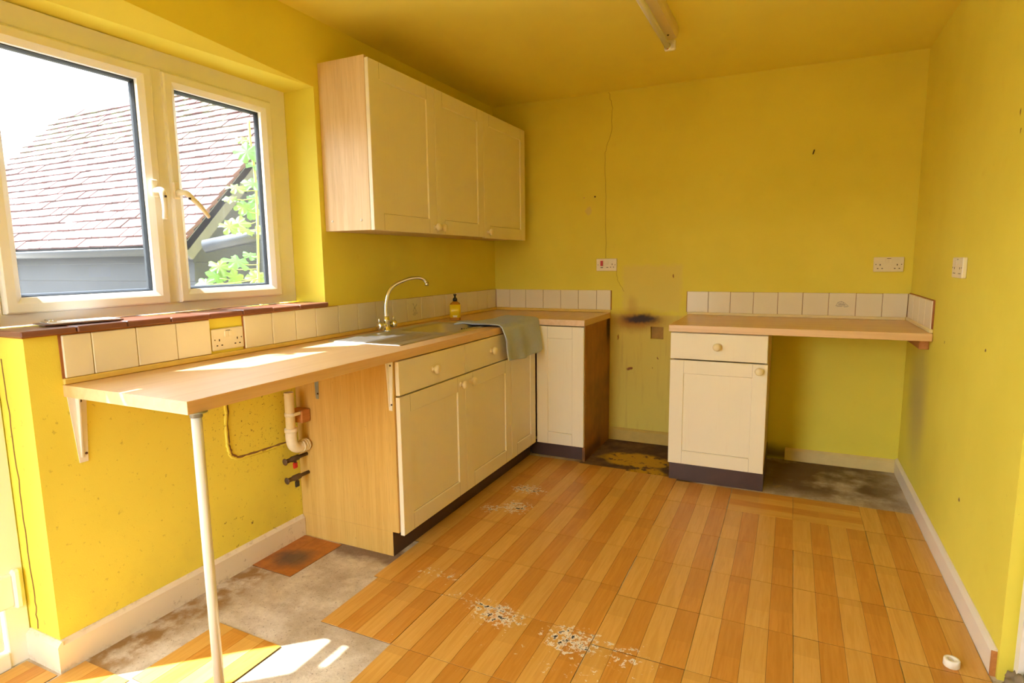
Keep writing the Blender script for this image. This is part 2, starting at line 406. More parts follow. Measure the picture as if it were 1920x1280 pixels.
def box_mesh(sx, sy, sz, bev, mat):
    k = (round(sx, 4), round(sy, 4), round(sz, 4), bev, mat.name)
    if k not in _bc:
        bm = bmesh.new(); bm_box(bm, (0, 0, 0), (sx, sy, sz))
        if bev: bmesh.ops.bevel(bm, geom=bm.edges[:], offset=min(bev, .45*min(sx, sy, sz)), segments=1, affect='EDGES')
        me = mesh(bm, 'block'); me.materials.append(mat); _bc[k] = me
    return _bc[k]
def box(name, x0, x1, y0, y1, z0, z1, mat, parent=None, bev=.0015, rot=(0, 0, 0)):
    me = box_mesh(abs(x1-x0), abs(y1-y0), abs(z1-z0), bev, M[mat])
    return place(name, me, ((x0+x1)/2, (y0+y1)/2, (z0+z1)/2), M[mat], parent, rot)
def boxes(name, lst, mat, parent=None, loc=None, bev=0):
    """several boxes that are one solid piece"""
    bm = bmesh.new(); loc = Vector(loc) if loc is not None else Vector((0, 0, 0))
    for x0, x1, y0, y1, z0, z1 in lst:
        bm_box(bm, Vector(((x0+x1)/2, (y0+y1)/2, (z0+z1)/2))-loc, (abs(x1-x0), abs(y1-y0), abs(z1-z0)))
    if bev: bmesh.ops.bevel(bm, geom=bm.edges[:], offset=bev, segments=1, affect='EDGES')
    return place(name, mesh(bm, name), loc, M[mat], parent)
def lathe(prof, seg=24, axis='Z'):
    bm = bmesh.new(); rings = []
    for r, h in prof:
        if r < 1e-6: rings.append([bm.verts.new((0, 0, h))])
        else: rings.append([bm.verts.new((r*math.cos(2*PI*i/seg), r*math.sin(2*PI*i/seg), h)) for i in range(seg)])
    for a, b in zip(rings, rings[1:]):
        for i in range(seg):
            j = (i+1) % seg
            f = [a[i % len(a)], a[j % len(a)], b[j % len(b)], b[i % len(b)]]
            f = list(dict.fromkeys(f))
            if len(f) > 2: bm.faces.new(f)
    for rg, flip in ((rings[0], True), (rings[-1], False)):
        if len(rg) > 1: bm.faces.new(rg[::-1] if flip else rg)
    return mesh(bm, 'turned', True)
def tube(path, rad, seg=12, cap=True, flat=1.0):
    """swept tube through points; rad number or list"""
    pts = [Vector(p) for p in path]; n = len(pts)
    R = rad if isinstance(rad, (list, tuple)) else [rad]*n
    bm = bmesh.new(); rings = []; nrm = None
    for i, p in enumerate(pts):
        d = (pts[min(i+1, n-1)]-pts[max(i-1, 0)]).normalized()
        if nrm is None:
            nrm = d.orthogonal().normalized()
        nrm = (nrm-d*nrm.dot(d)).normalized(); bn = d.cross(nrm)
        rings.append([bm.verts.new(p+(nrm*math.cos(2*PI*k/seg)+bn*math.sin(2*PI*k/seg)*flat)*R[i]) for k in range(seg)])
    for a, b in zip(rings, rings[1:]):
        for k in range(seg): bm.faces.new((a[k], a[(k+1) % seg], b[(k+1) % seg], b[k]))
    if cap: bm.faces.new(rings[0][::-1]); bm.faces.new(rings[-1])
    return mesh(bm, 'swept', True)
def bez(pts, n=8):
    """Catmull-Rom smoothing"""
    P = [Vector(p) for p in pts]; P = [P[0]*2-P[1]]+P+[P[-1]*2-P[-2]]; out = []
    for i in range(1, len(P)-2):
        for k in range(n):
            t = k/n; a, b, c, d = P[i-1], P[i], P[i+1], P[i+2]
            out.append(.5*((2*b)+(c-a)*t+(2*a-5*b+4*c-d)*t*t+(3*b-a-3*c+d)*t**3))
    out.append(P[-2]); return out
def prism(poly, h, axis='Z'):
    """extrude 2-D polygon (CCW) by h along +local z"""
    bm = bmesh.new(); a = [bm.verts.new((x, y, 0)) for x, y in poly]; b = [bm.verts.new((x, y, h)) for x, y in poly]
    n = len(poly); bm.faces.new(a[::-1]); bm.faces.new(b)
    for i in range(n): bm.faces.new((a[i], a[(i+1) % n], b[(i+1) % n], b[i]))
    return bm
def ring_frame(w, h, prof, side=(1, 1, 1, 1)):
    """mitred rectangular frame in local XZ, front towards -Y; prof = closed list of (inset, y)"""
    bm = bmesh.new(); L_, B_, R_, T_ = side; cs = [(-w/2, -h/2, L_, B_), (w/2, -h/2, -R_, B_), (w/2, h/2, -R_, -T_), (-w/2, h/2, L_, -T_)]
    R = [[bm.verts.new((x+sx*u, y, z+sz*u)) for u, y in prof] for x, z, sx, sz in cs]
    n = len(prof)
    for i in range(4):
        A, B = R[i], R[(i+1) % 4]
        for k in range(n): bm.faces.new((A[k], B[k], B[(k+1) % n], A[(k+1) % n]))
    return bm
RX = PI/2   # turn -Y fronts to +X

# ------------------------------------------------------------------ the setting
W, H = 2.667, 2.394
YW0, YW1, ZS, DX = -3.09, -1.83, 1.07, -0.18          # window opening
def soffit(y): return 2.087+.0713*(-1.829-y)
floor = boxes('floor', [(-.3, 2.95, -4.9, .2, -.12, 0)], 'concrete'); tag(floor, 'bare stained screed floor with loose oak print vinyl tiles', kind='structure')
ceiling = boxes('ceiling', [(-.3, 2.95, -4.9, .2, H, H+.12)], 'ceil'); tag(ceiling, 'yellow painted ceiling', kind='structure')
bm = bmesh.new()
for b in ((-.3, 0, YW1, .2, 0, H), (-.3, 0, -4.9, -3.98, 0, H), (-.3, 0, YW0, YW1, 0, ZS), (-.3, 0, -3.98, YW1, 2.26, H)):
    bm_box(bm, ((b[0]+b[1])/2, (b[2]+b[3])/2, (b[4]+b[5])/2), (b[1]-b[0], b[3]-b[2], b[5]-b[4]))
ya, yb = -3.98, YW1
v = [bm.verts.new(c) for c in ((-.3, ya, 2.10), (-.17, ya, 2.10), (0, ya, soffit(ya)), (0, ya, 2.26), (-.3, ya, 2.26),
                               (-.3, yb, 2.085), (-.17, yb, 2.085), (0, yb, soffit(yb)), (0, yb, 2.26), (-.3, yb, 2.26))]
for f in ((0, 1, 2, 3, 4), (9, 8, 7, 6, 5), (0, 5, 6, 1), (1, 6, 7, 2), (2, 7, 8, 3), (4, 3, 8, 9), (0, 4, 9, 5)): bm.faces.new([v[i] for i in f])
wall_left = place('wall_left', mesh(bm, 'wall_left'), (0, 0, 0), M['paintL']); tag(wall_left, 'yellow painted wall with window and door recess', kind='structure')
# back wall with a square recess where the cooker point was
hx0, hx1, hz0, hz1 = 1.188, 1.275, .738, .822
wall_back = boxes('wall_back', [(-.3, hx0, 0, .2, 0, H), (hx1, 2.95, 0, .2, 0, H), (hx0, hx1, 0, .2, 0, hz0), (hx0, hx1, 0, .2, hz1, H), (hx0, hx1, .03, .2, hz0, hz1)], 'paintB')
tag(wall_back, 'yellow painted wall scorched above the cooker gap', kind='structure')
YR = -1.93
wall_right = boxes('wall_right', [(W, 2.95, YR, .2, 0, H), (W, 2.95, -4.9, -2.86, 0, H), (2.80, 2.95, -2.86, YR, 2.06, H)], 'paintR')
tag(wall_right, 'scuffed yellow painted wall', kind='structure')
wall_rear = boxes('wall_rear', [(-.3, .05, -4.95, -4.75, 0, H), (1.15, 2.95, -4.95, -4.75, 0, H), (.05, 1.15, -4.95, -4.75, 2.1, H)], 'paintR'); tag(wall_rear, 'yellow wall opposite the worktops', kind='structure')

# door to the next room in the right-hand opening
d2 = empty('door_2', (2.78, -2.4, 0), 'white internal door and lining', kind='structure')
boxes('door_lining', [(2.70, 2.80, YR-.045, YR-.012, 0, 2.06), (2.70, 2.80, -2.86, -2.825, 0, 2.06), (2.70, 2.80, -2.825, YR-.045, 2.03, 2.06)], 'door_white', d2, (2.75, -2.4, 1))
box('door_leaf', 2.755, 2.79, -2.822, YR-.048, .008, 2.028, 'door_white', d2)
boxes('header', [(2.667, 2.80, -2.86, YR, 2.06, H)], 'paintR', wall_right, (2.73, -2.4, 2.2))

# unseen glazed door, added behind the camera to let in fill daylight
d3 = empty('added_door_3', (.6, -4.85, 0), 'added unseen white glazed door for fill daylight opposite the worktops', kind='structure')
for a in (.052,):
    b = a+1.095
    lf = boxes('door_leaf', [(a, a+.09, -4.88, -4.82, .01, 2.095), (b-.09, b, -4.88, -4.82, .01, 2.095), (a+.09, b-.09, -4.88, -4.82, .01, .13), (a+.09, b-.09, -4.88, -4.82, 2.0, 2.095)], 'upvcdoor', d3, (a+.55, -4.85, 1), .003)
    box('pane', a+.09, b-.09, -4.853, -4.847, .13, 2.0, 'glassdoor', lf, 0)
# glazed back door left of the window
d1 = empty('door_1', (-.2, -3.53, 0), 'white glazed upvc back door', kind='structure')
boxes('door_frame', [(-.235, -.165, -3.155, -3.092, 0, 2.17), (-.235, -.165, -3.98, -3.92, 0, 2.17), (-.235, -.165, -3.92, -3.155, 2.09, 2.17), (-.235, -.16, -3.92, -3.155, 0, .055)], 'upvcdoor', d1, (-.2, -3.53, 1), .003)
leaf = boxes('door_leaf', [(-.225, -.175, -3.345, -3.16, .06, 2.085), (-.225, -.175, -3.915, -3.565, .06, 2.085), (-.225, -.175, -3.565, -3.345, .06, .34), (-.225, -.175, -3.565, -3.345, 2.06, 2.085), (-.225, -.175, -3.565, -3.345, 1.79, 1.835)], 'upvcdoor', d1, (-.2, -3.53, 1), .004)
box('pane', -.202, -.198, -3.565, -3.345, .34, 2.06, 'glassdoor', leaf, 0)
hinge = boxes('hinge', [(-.176, -.155, -3.20, -3.125, .20, .31), (-.172, -.146, -3.128, -3.106, .19, .32)], 'upvcdoor', d1, (-.16, -3.15, .25), .006)

# window
win = empty('window_1', (-.2, -2.46, 1.09), 'white upvc double casement window', kind='structure')
fy0, fy1, fz0, fz1 = -3.095, -1.832, 1.092, 2.088
def frame_part(name, y0, y1, z0, z1, prof, mat, parent, x, side=(1, 1, 1, 1)):
    bm = ring_frame(y1-y0, z1-z0, prof, side)
    return place(name, mesh(bm, name), (x, (y0+y1)/2, (z0+z1)/2), M[mat], parent, (0, 0, RX))
# prof: (inset, y) with -y towards the room ; placed at x
outer = frame_part('window_frame', fy0, fy1, fz0, fz1, [(0, .06), (0, 0), (.8, 0), (1, .014), (1, .06)], 'upvc', win, -.185, (.054, .044, .109, .082))
box('mullion', -.245, -.183, -2.515, -2.443, fz0+.03, fz1-.06, 'upvc', outer, .010)
for y0, y1, hy in ((-3.047, -2.502, -2.535), (-2.455, -1.935, -2.447)):
    z0, z1 = 1.130, 2.012
    s = frame_part('sash', y0, y1, z0, z1, [(0, .06), (0, .004), (.005, 0), (.030, 0), (.036, .004), (.050, .014), (.050, .06)], 'upvc', win, -.165)
    frame_part('gasket', y0+.048, y1-.048, z0+.048, z1-.048, [(0, .018), (0, 0), (.005, 0), (.013, .018)], 'gasket', s, -.196)
    box('pane', -.208, -.204, y0+.05, y1-.05, z0+.05, z1-.05, 'glass', s, 0)
    first = hy < -2.5
    hb = boxes('handle', [(-.166, -.150, hy-.013, hy+.013, 1.535, 1.60)], 'handle', s, (-.158, hy, 1.57), .004)
    tip = (hy, 1.45) if first else (-2.345, 1.468)
    path = bez([(-.150, hy, 1.56), (-.118, hy+(0 if first else .012), 1.556), (-.108, hy+(tip[0]-hy)*.35, 1.56+(tip[1]-1.56)*.3), (-.106, hy+(tip[0]-hy)*.7, 1.56+(tip[1]-1.56)*.66), (-.112, tip[0], tip[1])], 5)
    me = tube(path, [.014-.006*i/len(path) for i in range(len(path))], 8, flat=.75)
    place('lever', me, (0, 0, 0), M['handle'], hb)
    box('lock_button', -.102, -.096, hy+(tip[0]-hy)*.12-.004, hy+(tip[0]-hy)*.12+.004, 1.53, 1.538, 'dark', hb, 0)
# quarry-tile sill
sill = boxes('window_sill', [(-.19, .012, -3.098, YW1, ZS-.002, ZS+.006)], 'grout', None, (-.09, -2.46, ZS)); tag(sill, 'brown quarry tile window sill', kind='structure')
ys = [-3.105, -2.952, -2.795, -2.638, -2.482, -2.326, -2.17, -2.014, YW1-.001]
for i, (a, b) in enumerate(zip(ys, ys[1:])):
    dz = .0015*((i*7) % 3)
    box('sill_tile', -.182, .022+.002*(i % 2), a+.0012, b-.0012, ZS+.002, ZS+.019+dz, 'sill', sill, .003)

# skirting
def skirt(name, y0, y1, x0, x1, h, mat, along, label):
    t = .015
    if along == 'y': o = boxes(name, [(x0, x1, y0, y1, 0, h-.012)], mat, None, ((x0+x1)/2, (y0+y1)/2, 0))
    else: o = boxes(name, [(x0, x1, y0, y1, 0, h-.012)], mat, None, ((x0+x1)/2, (y0+y1)/2, 0))
    return tag(o, label, kind='structure')
def skirt_y(name, xw, side, y0, y1, h, mat, label):
    t = .016*side
    poly = [(0, 0), (t, 0), (t, h-.014), (t*.55, h-.004), (t*.2, h), (0, h)]
    if side < 0: poly = poly[::-1]
    bm = prism(poly, y1-y0); me = mesh(bm, name)
    o = place(name, me, (xw, y1, 0), M[mat], None, (PI/2, 0, 0)); return tag(o, label, kind='structure')
def skirt_x(name, yw, x0, x1, h, mat, label):
    t = .016
    poly = [(0, 0), (t, 0), (t, h-.014), (t*.55, h-.004), (t*.2, h), (0, h)]
    bm = prism(poly, x1-x0); me = mesh(bm, name)
    o = place(name, me, (x1, yw, 0), M[mat], None, (PI/2, 0, -PI/2)); return tag(o, label, kind='structure')
skirt_y('baseboard_left', 0, 1, -3.0902, -2.058, .1024, 'skirtL', 'grubby white skirting under the worktop')
skirt_x('baseboard_left_return', YW0, -.165, .016, .1024, 'skirtL', 'white skirting turning into the door recess')
br = skirt_y('baseboard_right', W, -1, -1.915, 0, .089, 'skirting', 'white gloss skirting with sawn near end')
box('sawn_end', W-.016, W-.001, -1.918, -1.914, 0, .082, 'block', br, 0)
skirt_x('baseboard_back_corner', 0, 2.058, W-.016, .079, 'skirtB', 'short yellowed skirting in the far corner')
skirt_x('baseboard_back_gap', 0, .905, 1.46, .09, 'skirtG', 'grimy skirting in the cooker gap')

# ------------------------------------------------------------------ floor tiles
P4 = .0768
def floor_tile(x0, x1, y0, y1, mats=('plankL', 'plankD', 'plankL', 'plankD'), turn=False, rz=0, tilt=0, zb=0.0):
    cx, cy_ = (x0+x1)/2, (y0+y1)/2
    if x0 > 1.4: g_ = rnd.choice((0, .001, .003)); x0 += g_; y1 -= rnd.choice((0, .0015))
    t = place('floor_tile', box_mesh(x1-x0-.0012, y1-y0-.0012, .0015, 0, M['tile_back']), (cx, cy_, zb+.00085), M['tile_back'], floor, (tilt, 0, rz))
    n = 4; L = (y1-y0) if not turn else (x1-x0); wd = (x1-x0) if not turn else (y1-y0)
    full = .307 if not turn else .33
    k = max(1, min(n, int(math.ceil(wd/full*4-.15)))); sw = wd/k
    for i in range(k):
        u = -wd/2+sw*(i+.5)
        m = M[mats[i % len(mats)]]
        me = box_mesh(sw-.0009, L-.002, .0014, .0004, m)
        o = bpy.data.objects.new('plank_strip', me); COL.objects.link(o); o.parent = t
        o.location = (u, 0, .0012) if not turn else (0, u, .0012)
        if turn: o.rotation_euler = (0, 0, PI/2)
    return t
xc = [.572, .879, 1.186, 1.493, 1.80, 2.107, 2.414, 2.650]
rowsR = [-.655, -.962, -1.299, -1.630, -1.953, -2.279, -2.605, -2.93, -3.26]
rowsL = [-.60, -.915, -1.243, -1.571, -1.90, -2.228, -2.556, -2.885, -3.21]
for i in range(7):
    rows = rowsL if i < 3 else rowsR
    for j in range(len(rows)-1):
        y1, y0 = rows[j], rows[j+1]
        if i == 0 and j >= 6: continue
        dx = rnd.uniform(-.001, .001)
        turn = j == 0 and i in (4, 5)
        if i < 3 and j == 0: y1 = -.575 - .02*i
        xa = xc[i]+dx
        if i == 0 and j <= 4: xa = .527 if j < 4 else .55
        floor_tile(xa, xc[i+1]+dx, y0, y1, turn=turn, rz=rnd.uniform(-.002, .002))
# the survivors on the left
floor_tile(.245, .55, -3.03, -2.718, rz=-.02, tilt=.006, zb=.003)
floor_tile(.022, .245, -3.35, -3.035, rz=.01)
floor_tile(.25, .555, -3.35, -3.04)
floor_tile(.56, .868, -3.21, -2.90)
floor_tile(-.155, .014, -3.43, -3.115, rz=.01)
lt = floor_tile(.012, .24, -2.372, -2.066, mats=('grimy',), rz=-.02)
tag(box('floor_covering_remainder', -.15, 2.65, -4.74, -3.42, .0003, .003, 'plankL', floor, 0), 'rest of the oak print floor covering', kind='stuff')

# ------------------------------------------------------------------ wall tiles, beads
def wall_tile(parent, wall, a, b, z0, z1, t=.008, lift=0, mat='tilecream'):
    g = .0010
    if wall == 'L': return box('wall_tile', .002, .002+t+lift, a+g, b-g, z0, z1, mat, parent, .0022)
    if wall == 'B': return box('wall_tile', a+g, b-g, -.002-t-lift, -.002, z0, z1, mat, parent, .0022)
    return box('wall_tile', W-.002-t-lift, W-.002, a+g, b-g, z0, z1, mat, parent, .0022)
def ribbon(pts_list, wd=.0016):
    """flat strokes in local XZ, facing -Y"""
    bm = bmesh.new()
    for pts in pts_list:
        for (ax, az), (bx, bz) in zip(pts, pts[1:]):
            d = Vector((bx-ax, 0, bz-az)); L = d.length
            if L < 1e-5: continue
            d /= L; n = Vector((-d.z, 0, d.x))*wd/2; e = d*wd*.3
            A, B = Vector((ax, 0, az))-e, Vector((bx, 0, bz))+e
            bm.faces.new([bm.verts.new(q) for q in (A-n, B-n, B+n, A+n)])
    return mesh(bm, 'print')
def arc(cx, cz, rx, rz, a0, a1, n=8): return [(cx+rx*math.cos(math.radians(a0+(a1-a0)*i/n)), cz+rz*math.sin(math.radians(a0+(a1-a0)*i/n))) for i in range(n+1)]
church = [[(-.042, -.012), (-.03, -.002), (-.012, .002), (-.012, .012), (0, .012), (.0, .002), (.012, .004), (.02, -.004), (.03, -.010)], [(-.010, .012), (-.006, .022), (-.005, .042)], [(-.002, .012), (-.004, .022)],
          [(-.044, -.014), (-.02, -.014), (.008, -.012), (.028, -.014)], [(-.03, -.014), (-.03, -.004)], [(-.022, -.012), (-.022, .000)], [(-.015, -.012), (-.015, .006)], [(.006, -.012), (.006, .0)], [(.016, -.012), (.014, -.002)],
          [(-.038, -.008), (-.026, -.010)], [(-.02, -.006), (-.004, -.006)], [(.008, -.006), (.024, -.009)], arc(.044, -.022, .022, .010, 180, 40), [(-.034, -.020), (.0, -.021)], [(-.022, -.028), (-.012, -.028)], [(.002, -.03), (.01, -.03)], [(.026, -.018), (.03, -.03)], [(.022, -.02), (.024, -.026)]]
mill = [[(-.012, -.03), (-.007, .004), (.007, .004), (.012, -.03)], [(-.007, .004), (0, .012), (.007, .004)], [(-.02, .034), (.018, -.014)], [(.022, .03), (-.018, -.012)], [(-.016, .036), (-.006, .022)], [(.024, .026), (.012, .013)], [(-.024, -.03), (.026, -.03)], [(.012, -.02), (.024, -.02), (.024, -.03)], [(-.016, -.036), (.01, -.037)], [(-.004, -.03), (-.004, -.02), (.003, -.02), (.003, -.03)]]
boat = [[(0, .022), (-.016, -.006), (.012, -.006), (0, .022)], [(0, .022), (.002, -.012)], [(-.026, -.010), (.026, -.012)], [(-.02, -.010), (-.014, -.018), (.014, -.018), (.02, -.011)], [(-.03, -.022), (-.01, -.024)], [(.008, -.023), (.03, -.020)], [(.004, .012), (.022, -.006)], [(-.012, .0), (.008, .002)]]
barn = [[(-.03, -.008), (-.022, .010), (-.004, .016), (.012, .008), (.03, -.008)], [(-.034, -.010), (.036, -.012)], [(-.02, .008), (-.012, -.008)], [(-.012, .012), (-.004, -.008)], [(-.004, .014), (.004, -.008)], [(.006, .01), (.012, -.01)], [(-.028, -.014), (.0, -.016)], [(.01, -.018), (.03, -.016)], [(-.018, .002), (.016, -.001)], [(-.022, -.004), (.02, -.005)]]
def tprint(tile, wall, c, z, strokes, label):
    me = ribbon(strokes, .0019)
    if wall == 'L': o = place('tile_print', me, (.0106, c, z), M['print'], tile, (0, 0, RX))
    else: o = place('tile_print', me, (c, -.0106, z), M['print'], tile)
    o['label'] = label
box('tile_adhesive', .0005, .004, -2.999, -2.474, .930, 1.068, 'grout', wall_left, 0)
for a, b in zip([-2.993, -2.907, -2.762, -2.615], [-2.907, -2.762, -2.615, -2.475]):
    o = wall_tile(wall_left, 'L', a, b, .931+.001*(a > -2.8), 1.0655, lift=rnd.uniform(0, .0012))
    if a == -2.762: tprint(o, 'L', -2.688, .998, church, 'grey church and village print on cream tile')
yl = [-2.316, -2.17, -2.035, -1.908, -1.752, -1.607, -1.459, -1.308, -1.167, -1.018, -.879, -.74, -.60, -.457, -.305, -.155, -.011]
box('tile_adhesive', .0005, .004, -2.320, -.004, .930, 1.068, 'grout', wall_left, 0)
for a, b in zip(yl, yl[1:]):
    o = wall_tile(wall_left, 'L', a, b, .931, 1.0675+rnd.uniform(-.001, .001), lift=rnd.uniform(0, .0012))
    if a == -1.167: tprint(o, 'L', -1.092, 1.0, mill, 'grey windmill print on cream tile')
xl = [.011, .127, .258, .399, .536, .67, .805, .908]
box('tile_adhesive', .004, .912, -.004, -.0005, .930, 1.066, 'grout', wall_back, 0)
for a, b in zip(xl, xl[1:]):
    o = wall_tile(wall_back, 'B', a, b, .931, 1.067+(.002 if b > .9 else 0), lift=rnd.uniform(0, .001))
    if a == .536: tprint(o, 'B', .603, 1.0, boat, 'grey sailing boat print on cream tile')
xr = [1.425, 1.56, 1.696, 1.833, 1.974, 2.113, 2.254, 2.396, 2.53, 2.655]
box('tile_adhesive', 1.422, 2.662, -.004, -.0005, .930, 1.065, 'grout', wall_back, 0)
for a, b in zip(xr, xr[1:]):
    o = wall_tile(wall_back, 'B', a, b, .930, 1.065+rnd.uniform(-.001, .001), lift=rnd.uniform(0, .001))
    if a == 2.254: tprint(o, 'B', 2.325, 1.0, barn, 'grey farmhouse print on cream tile')
yr = [-.645, -.49, -.335, -.175, -.011]
box('tile_adhesive', W-.007, W-.0005, -.655, -.004, .928, 1.070, 'grout', wall_right, 0)
for a, b in zip(yr, yr[1:]): wall_tile(wall_right, 'R', a, b, .930, 1.066, lift=.001)
tr = box('trim_1', 0, .013, -3.0, -.002, .911, .930, 'bead', None, .003); tag(tr, 'yellow painted bead along the window wall', kind='structure')
tr = box('trim_2', .014, .908, -.016, 0, .911, .931, 'bead', None, .004); tag(tr, 'yellow bead behind the corner worktop', kind='structure')
tr = box('trim_3', 1.428, W-.017, -.016, 0, .912, .930, 'beadcream', None, .004); tag(tr, 'cream bead behind the right worktop', kind='structure')
tr = box('trim_4', W-.016, W, -.66, -.002, .912, .932, 'beadcream', None, .004); tag(tr, 'cream bead along the right wall', kind='structure')

# crack, chase and nails on the walls
box('recess_shade_back', hx0, hx1, .026, .0305, hz0, hz1, 'recess', wall_back, 0)  # browner plaster sheet, its colour deepens the weak shade of the recess
def wobble(pts, n, amp, rr, ax):
    out = []
    for a, b in zip(pts, pts[1:]):
        for k in range(n):
            p = Vector(a).lerp(Vector(b), k/n); p[ax[0]] += rr.uniform(-amp, amp); p[ax[1]] += rr.uniform(-amp, amp)*.3; out.append(p)
    out.append(Vector(pts[-1])); return out
pth = wobble([(.878, -.0002, 2.39), (.902, -.0002, 2.29), (.90, -.0002, 2.14), (.855, -.0002, 2.0), (.862, -.0002, 1.66), (.866, -.0002, 1.29)], 7, .004, rnd, (0, 2))
place('plaster_crack', tube(pth, .0011, 5), (0, 0, 0), M['crack'], wall_back)
pth = wobble([(.945, -.0002, 1.20), (.955, -.0002, 1.13), (1.0, -.0002, 1.06)], 6, .003, rnd, (0, 2))
place('plaster_crack', tube(pth, .0009, 5), (0, 0, 0), M['crack'], wall_back)
pth = wobble([(.0005, -2.414, .86), (.0005, -2.42, .71), (.0005, -2.428, .56), (.0005, -2.415, .505), (.0005, -2.385, .483), (.0005, -2.30, .478), (.0005, -2.20, .474), (.0005, -2.115, .472)], 6, .003, rnd, (1, 2))
place('cable_chase', tube(pth, [.0035+.0025*abs(math.sin(i*.7)) for i in range(len(pth))], 6), (0, 0, 0), M['exposed'], wall_left)
pth = [q+Vector((0, -.007, -.005)) for q in pth]
place('plaster_ridge', tube(pth, [.005+.0025*abs(math.sin(i*1.3+1)) for i in range(len(pth))], 6), (0, 0, 0), M['paintL'], wall_left)
pth = wobble([(-.13, -3.0902, 1.0), (-.125, -3.0902, .7), (-.12, -3.0902, .4), (-.118, -3.0902, .22), (-.122, -3.0902, .11)], 7, .004, rnd, (0, 2))
place('plaster_crack', tube(pth, .0022, 5), (0, 0, 0), M['exposed'], wall_left)
def small(name, loc, rot, label, cat, L=.03, r=.0035, mat='rust'):
    o = place(name, lathe([(r*1.9, 0), (r*1.9, r*.6), (r, r*.8), (r, L), (0, L*1.05)], 10), loc, M[mat], None, rot); return tag(o, label, cat)
small('wall_nail', (2.126, .004, 1.888), (PI/2-.5, .3, 0), 'bent dark nail sticking out of the back wall', 'nail', .035)
small('wall_screw', (.787, .005, 1.712), (PI/2, 0, 0), 'rusty screw beside the crack in the back wall', 'screw', .014, .005)
small('wall_hook', (.708, .005, 1.71), (PI/2, 0, 0), 'tiny painted screw left of the rusty screw', 'screw', .006, .006, 'bead')

# ------------------------------------------------------------------ worktops
wt = boxes('worktop', [(.001, .13, -3.0, -.001, .873, .91), (.13, .455, -3.0, -1.46, .873, .91), (.13, .455, -1.005, -.001, .873, .91), (.455, .579, -3.0, -.001, .873, .91), (.579, .904, -.579, -.001, .873, .91)], 'worktopY', None, (.3, -1.5, .873))
tag(wt, 'long beech laminate worktop running under the window into the corner', 'worktop')
wt2 = box('worktop', 1.432, W-.0015, -.668, -.001, .874, .912, 'worktopX', None, .002)
tag(wt2, 'short beech laminate worktop against the right wall', 'worktop')

# ------------------------------------------------------------------ cabinets
def door_mesh(w, h, t=.02, st=.075):
    bm = ring_frame(w, h, [(0, t), (0, .002), (.002, 0), (st-.001, 0), (st+.003, .006), (st+.003, t)])
    return mesh(bm, 'door_frame')
def knob_mesh():
    me = lathe([(.012, 0), (.012, .003), (.009, .005), (.0085, .010), (.011, .014), (.0195, .020), (.0215, .027), (.0195, .034), (.012, .038), (0, .039)], 20)
    me.materials.append(M['knob']); return me
KN = knob_mesh()
def to_w(o, face, u, zc, depth): pass
def front(parent, kind, face, pos, u0, u1, z0, z1, knob=None, gap=.0015):
    """face 'x': looks towards +x with front plane x=pos, u along y ; 'y': looks to -y, plane y=pos, u along x. knob=(u,z)"""
    w_, h_ = u1-u0-2*gap, z1-z0-2*gap; uc, zc = (u0+u1)/2, (z0+z1)/2
    rot = (0, 0, RX) if face == 'x' else (0, 0, 0)
    P_ = lambda u, d, z: (pos-d, u, z) if face == 'x' else (u, pos+d, z)
    if kind == 'door':
        o = place('door', door_mesh(w_, h_), P_(uc, 0, zc), M['cream'], parent, rot)
        st = .075+.002
        pan = bpy.data.objects.new('panel', box_mesh(w_-2*st, .008, h_-2*st, 0, M['cream'])); COL.objects.link(pan); pan.parent = o; pan.location = (0, .0105, 0)
        # rail joints of the shaker frame
        for sz in (-1, 1):
            for sx in (-1, 1):
                j = bpy.data.objects.new('rail_joint', box_mesh(.0008, .0008, .0725, 0, M['dark'])); COL.objects.link(j); j.parent = o; j.location = (sx*(w_/2-.0755), .0002, sz*(h_/2-.0385))
        gv = bpy.data.objects.new('panel_groove', box_mesh(w_-2*st, .0006, .0018, 0, M['dark'])); COL.objects.link(gv); gv.parent = o; gv.location = (0, .0062, -h_/2+st+.001)
    else:
        o = place('drawer_front', box_mesh(w_, .02, h_, .002, M['cream']), P_(uc, .01, zc), M['cream'], parent, rot)
    if knob:
        k = bpy.data.objects.new('knob', KN); COL.objects.link(k); k.parent = o
        k.rotation_euler = (PI/2, 0, 0); off = 0 if kind == 'door' else -.01
        k.location = ((knob[0]-uc), off, knob[1]-zc)
    return o
F = .578
# sink base cabinet
c = empty('base_cabinet', (.3, -1.5, 0), 'cream double base cabinet under the sink with two drawer fronts', 'cabinet')
box('end_panel', .002, .556, -2.056, -2.038, .112, .872, 'oak', c, .001)
boxes('end_panel_foot', [(.002, .522, -2.056, -2.038, 0, .112)], 'oak', c, (.26, -2.047, .05))
boxes('carcass', [(.002, .55, -2.037, -2.02, .11, .870), (.002, .55, -.97, -.952, .11, .870), (.002, .55, -2.02, -.97, .11, .128), (.002, .012, -2.02, -.97, .128, .870), (.50, .55, -2.02, -.97, .845, .870)], 'carcass', c, (.28, -1.5, .5))
box('plinth', .508, .524, -2.054, -.56, 0, .108, 'plinth', c, 0)
front(c, 'drawer', 'x', F, -2.047, -1.490, .718, .868, (-1.785, .792))
front(c, 'drawer', 'x', F, -1.490, -.95, .718, .868, (-1.205, .795))
front(c, 'door', 'x', F, -2.047, -1.490, .098, .714, (-1.537, .672))
front(c, 'door', 'x', F, -1.490, -.95, .098, .714, (-1.443, .672))
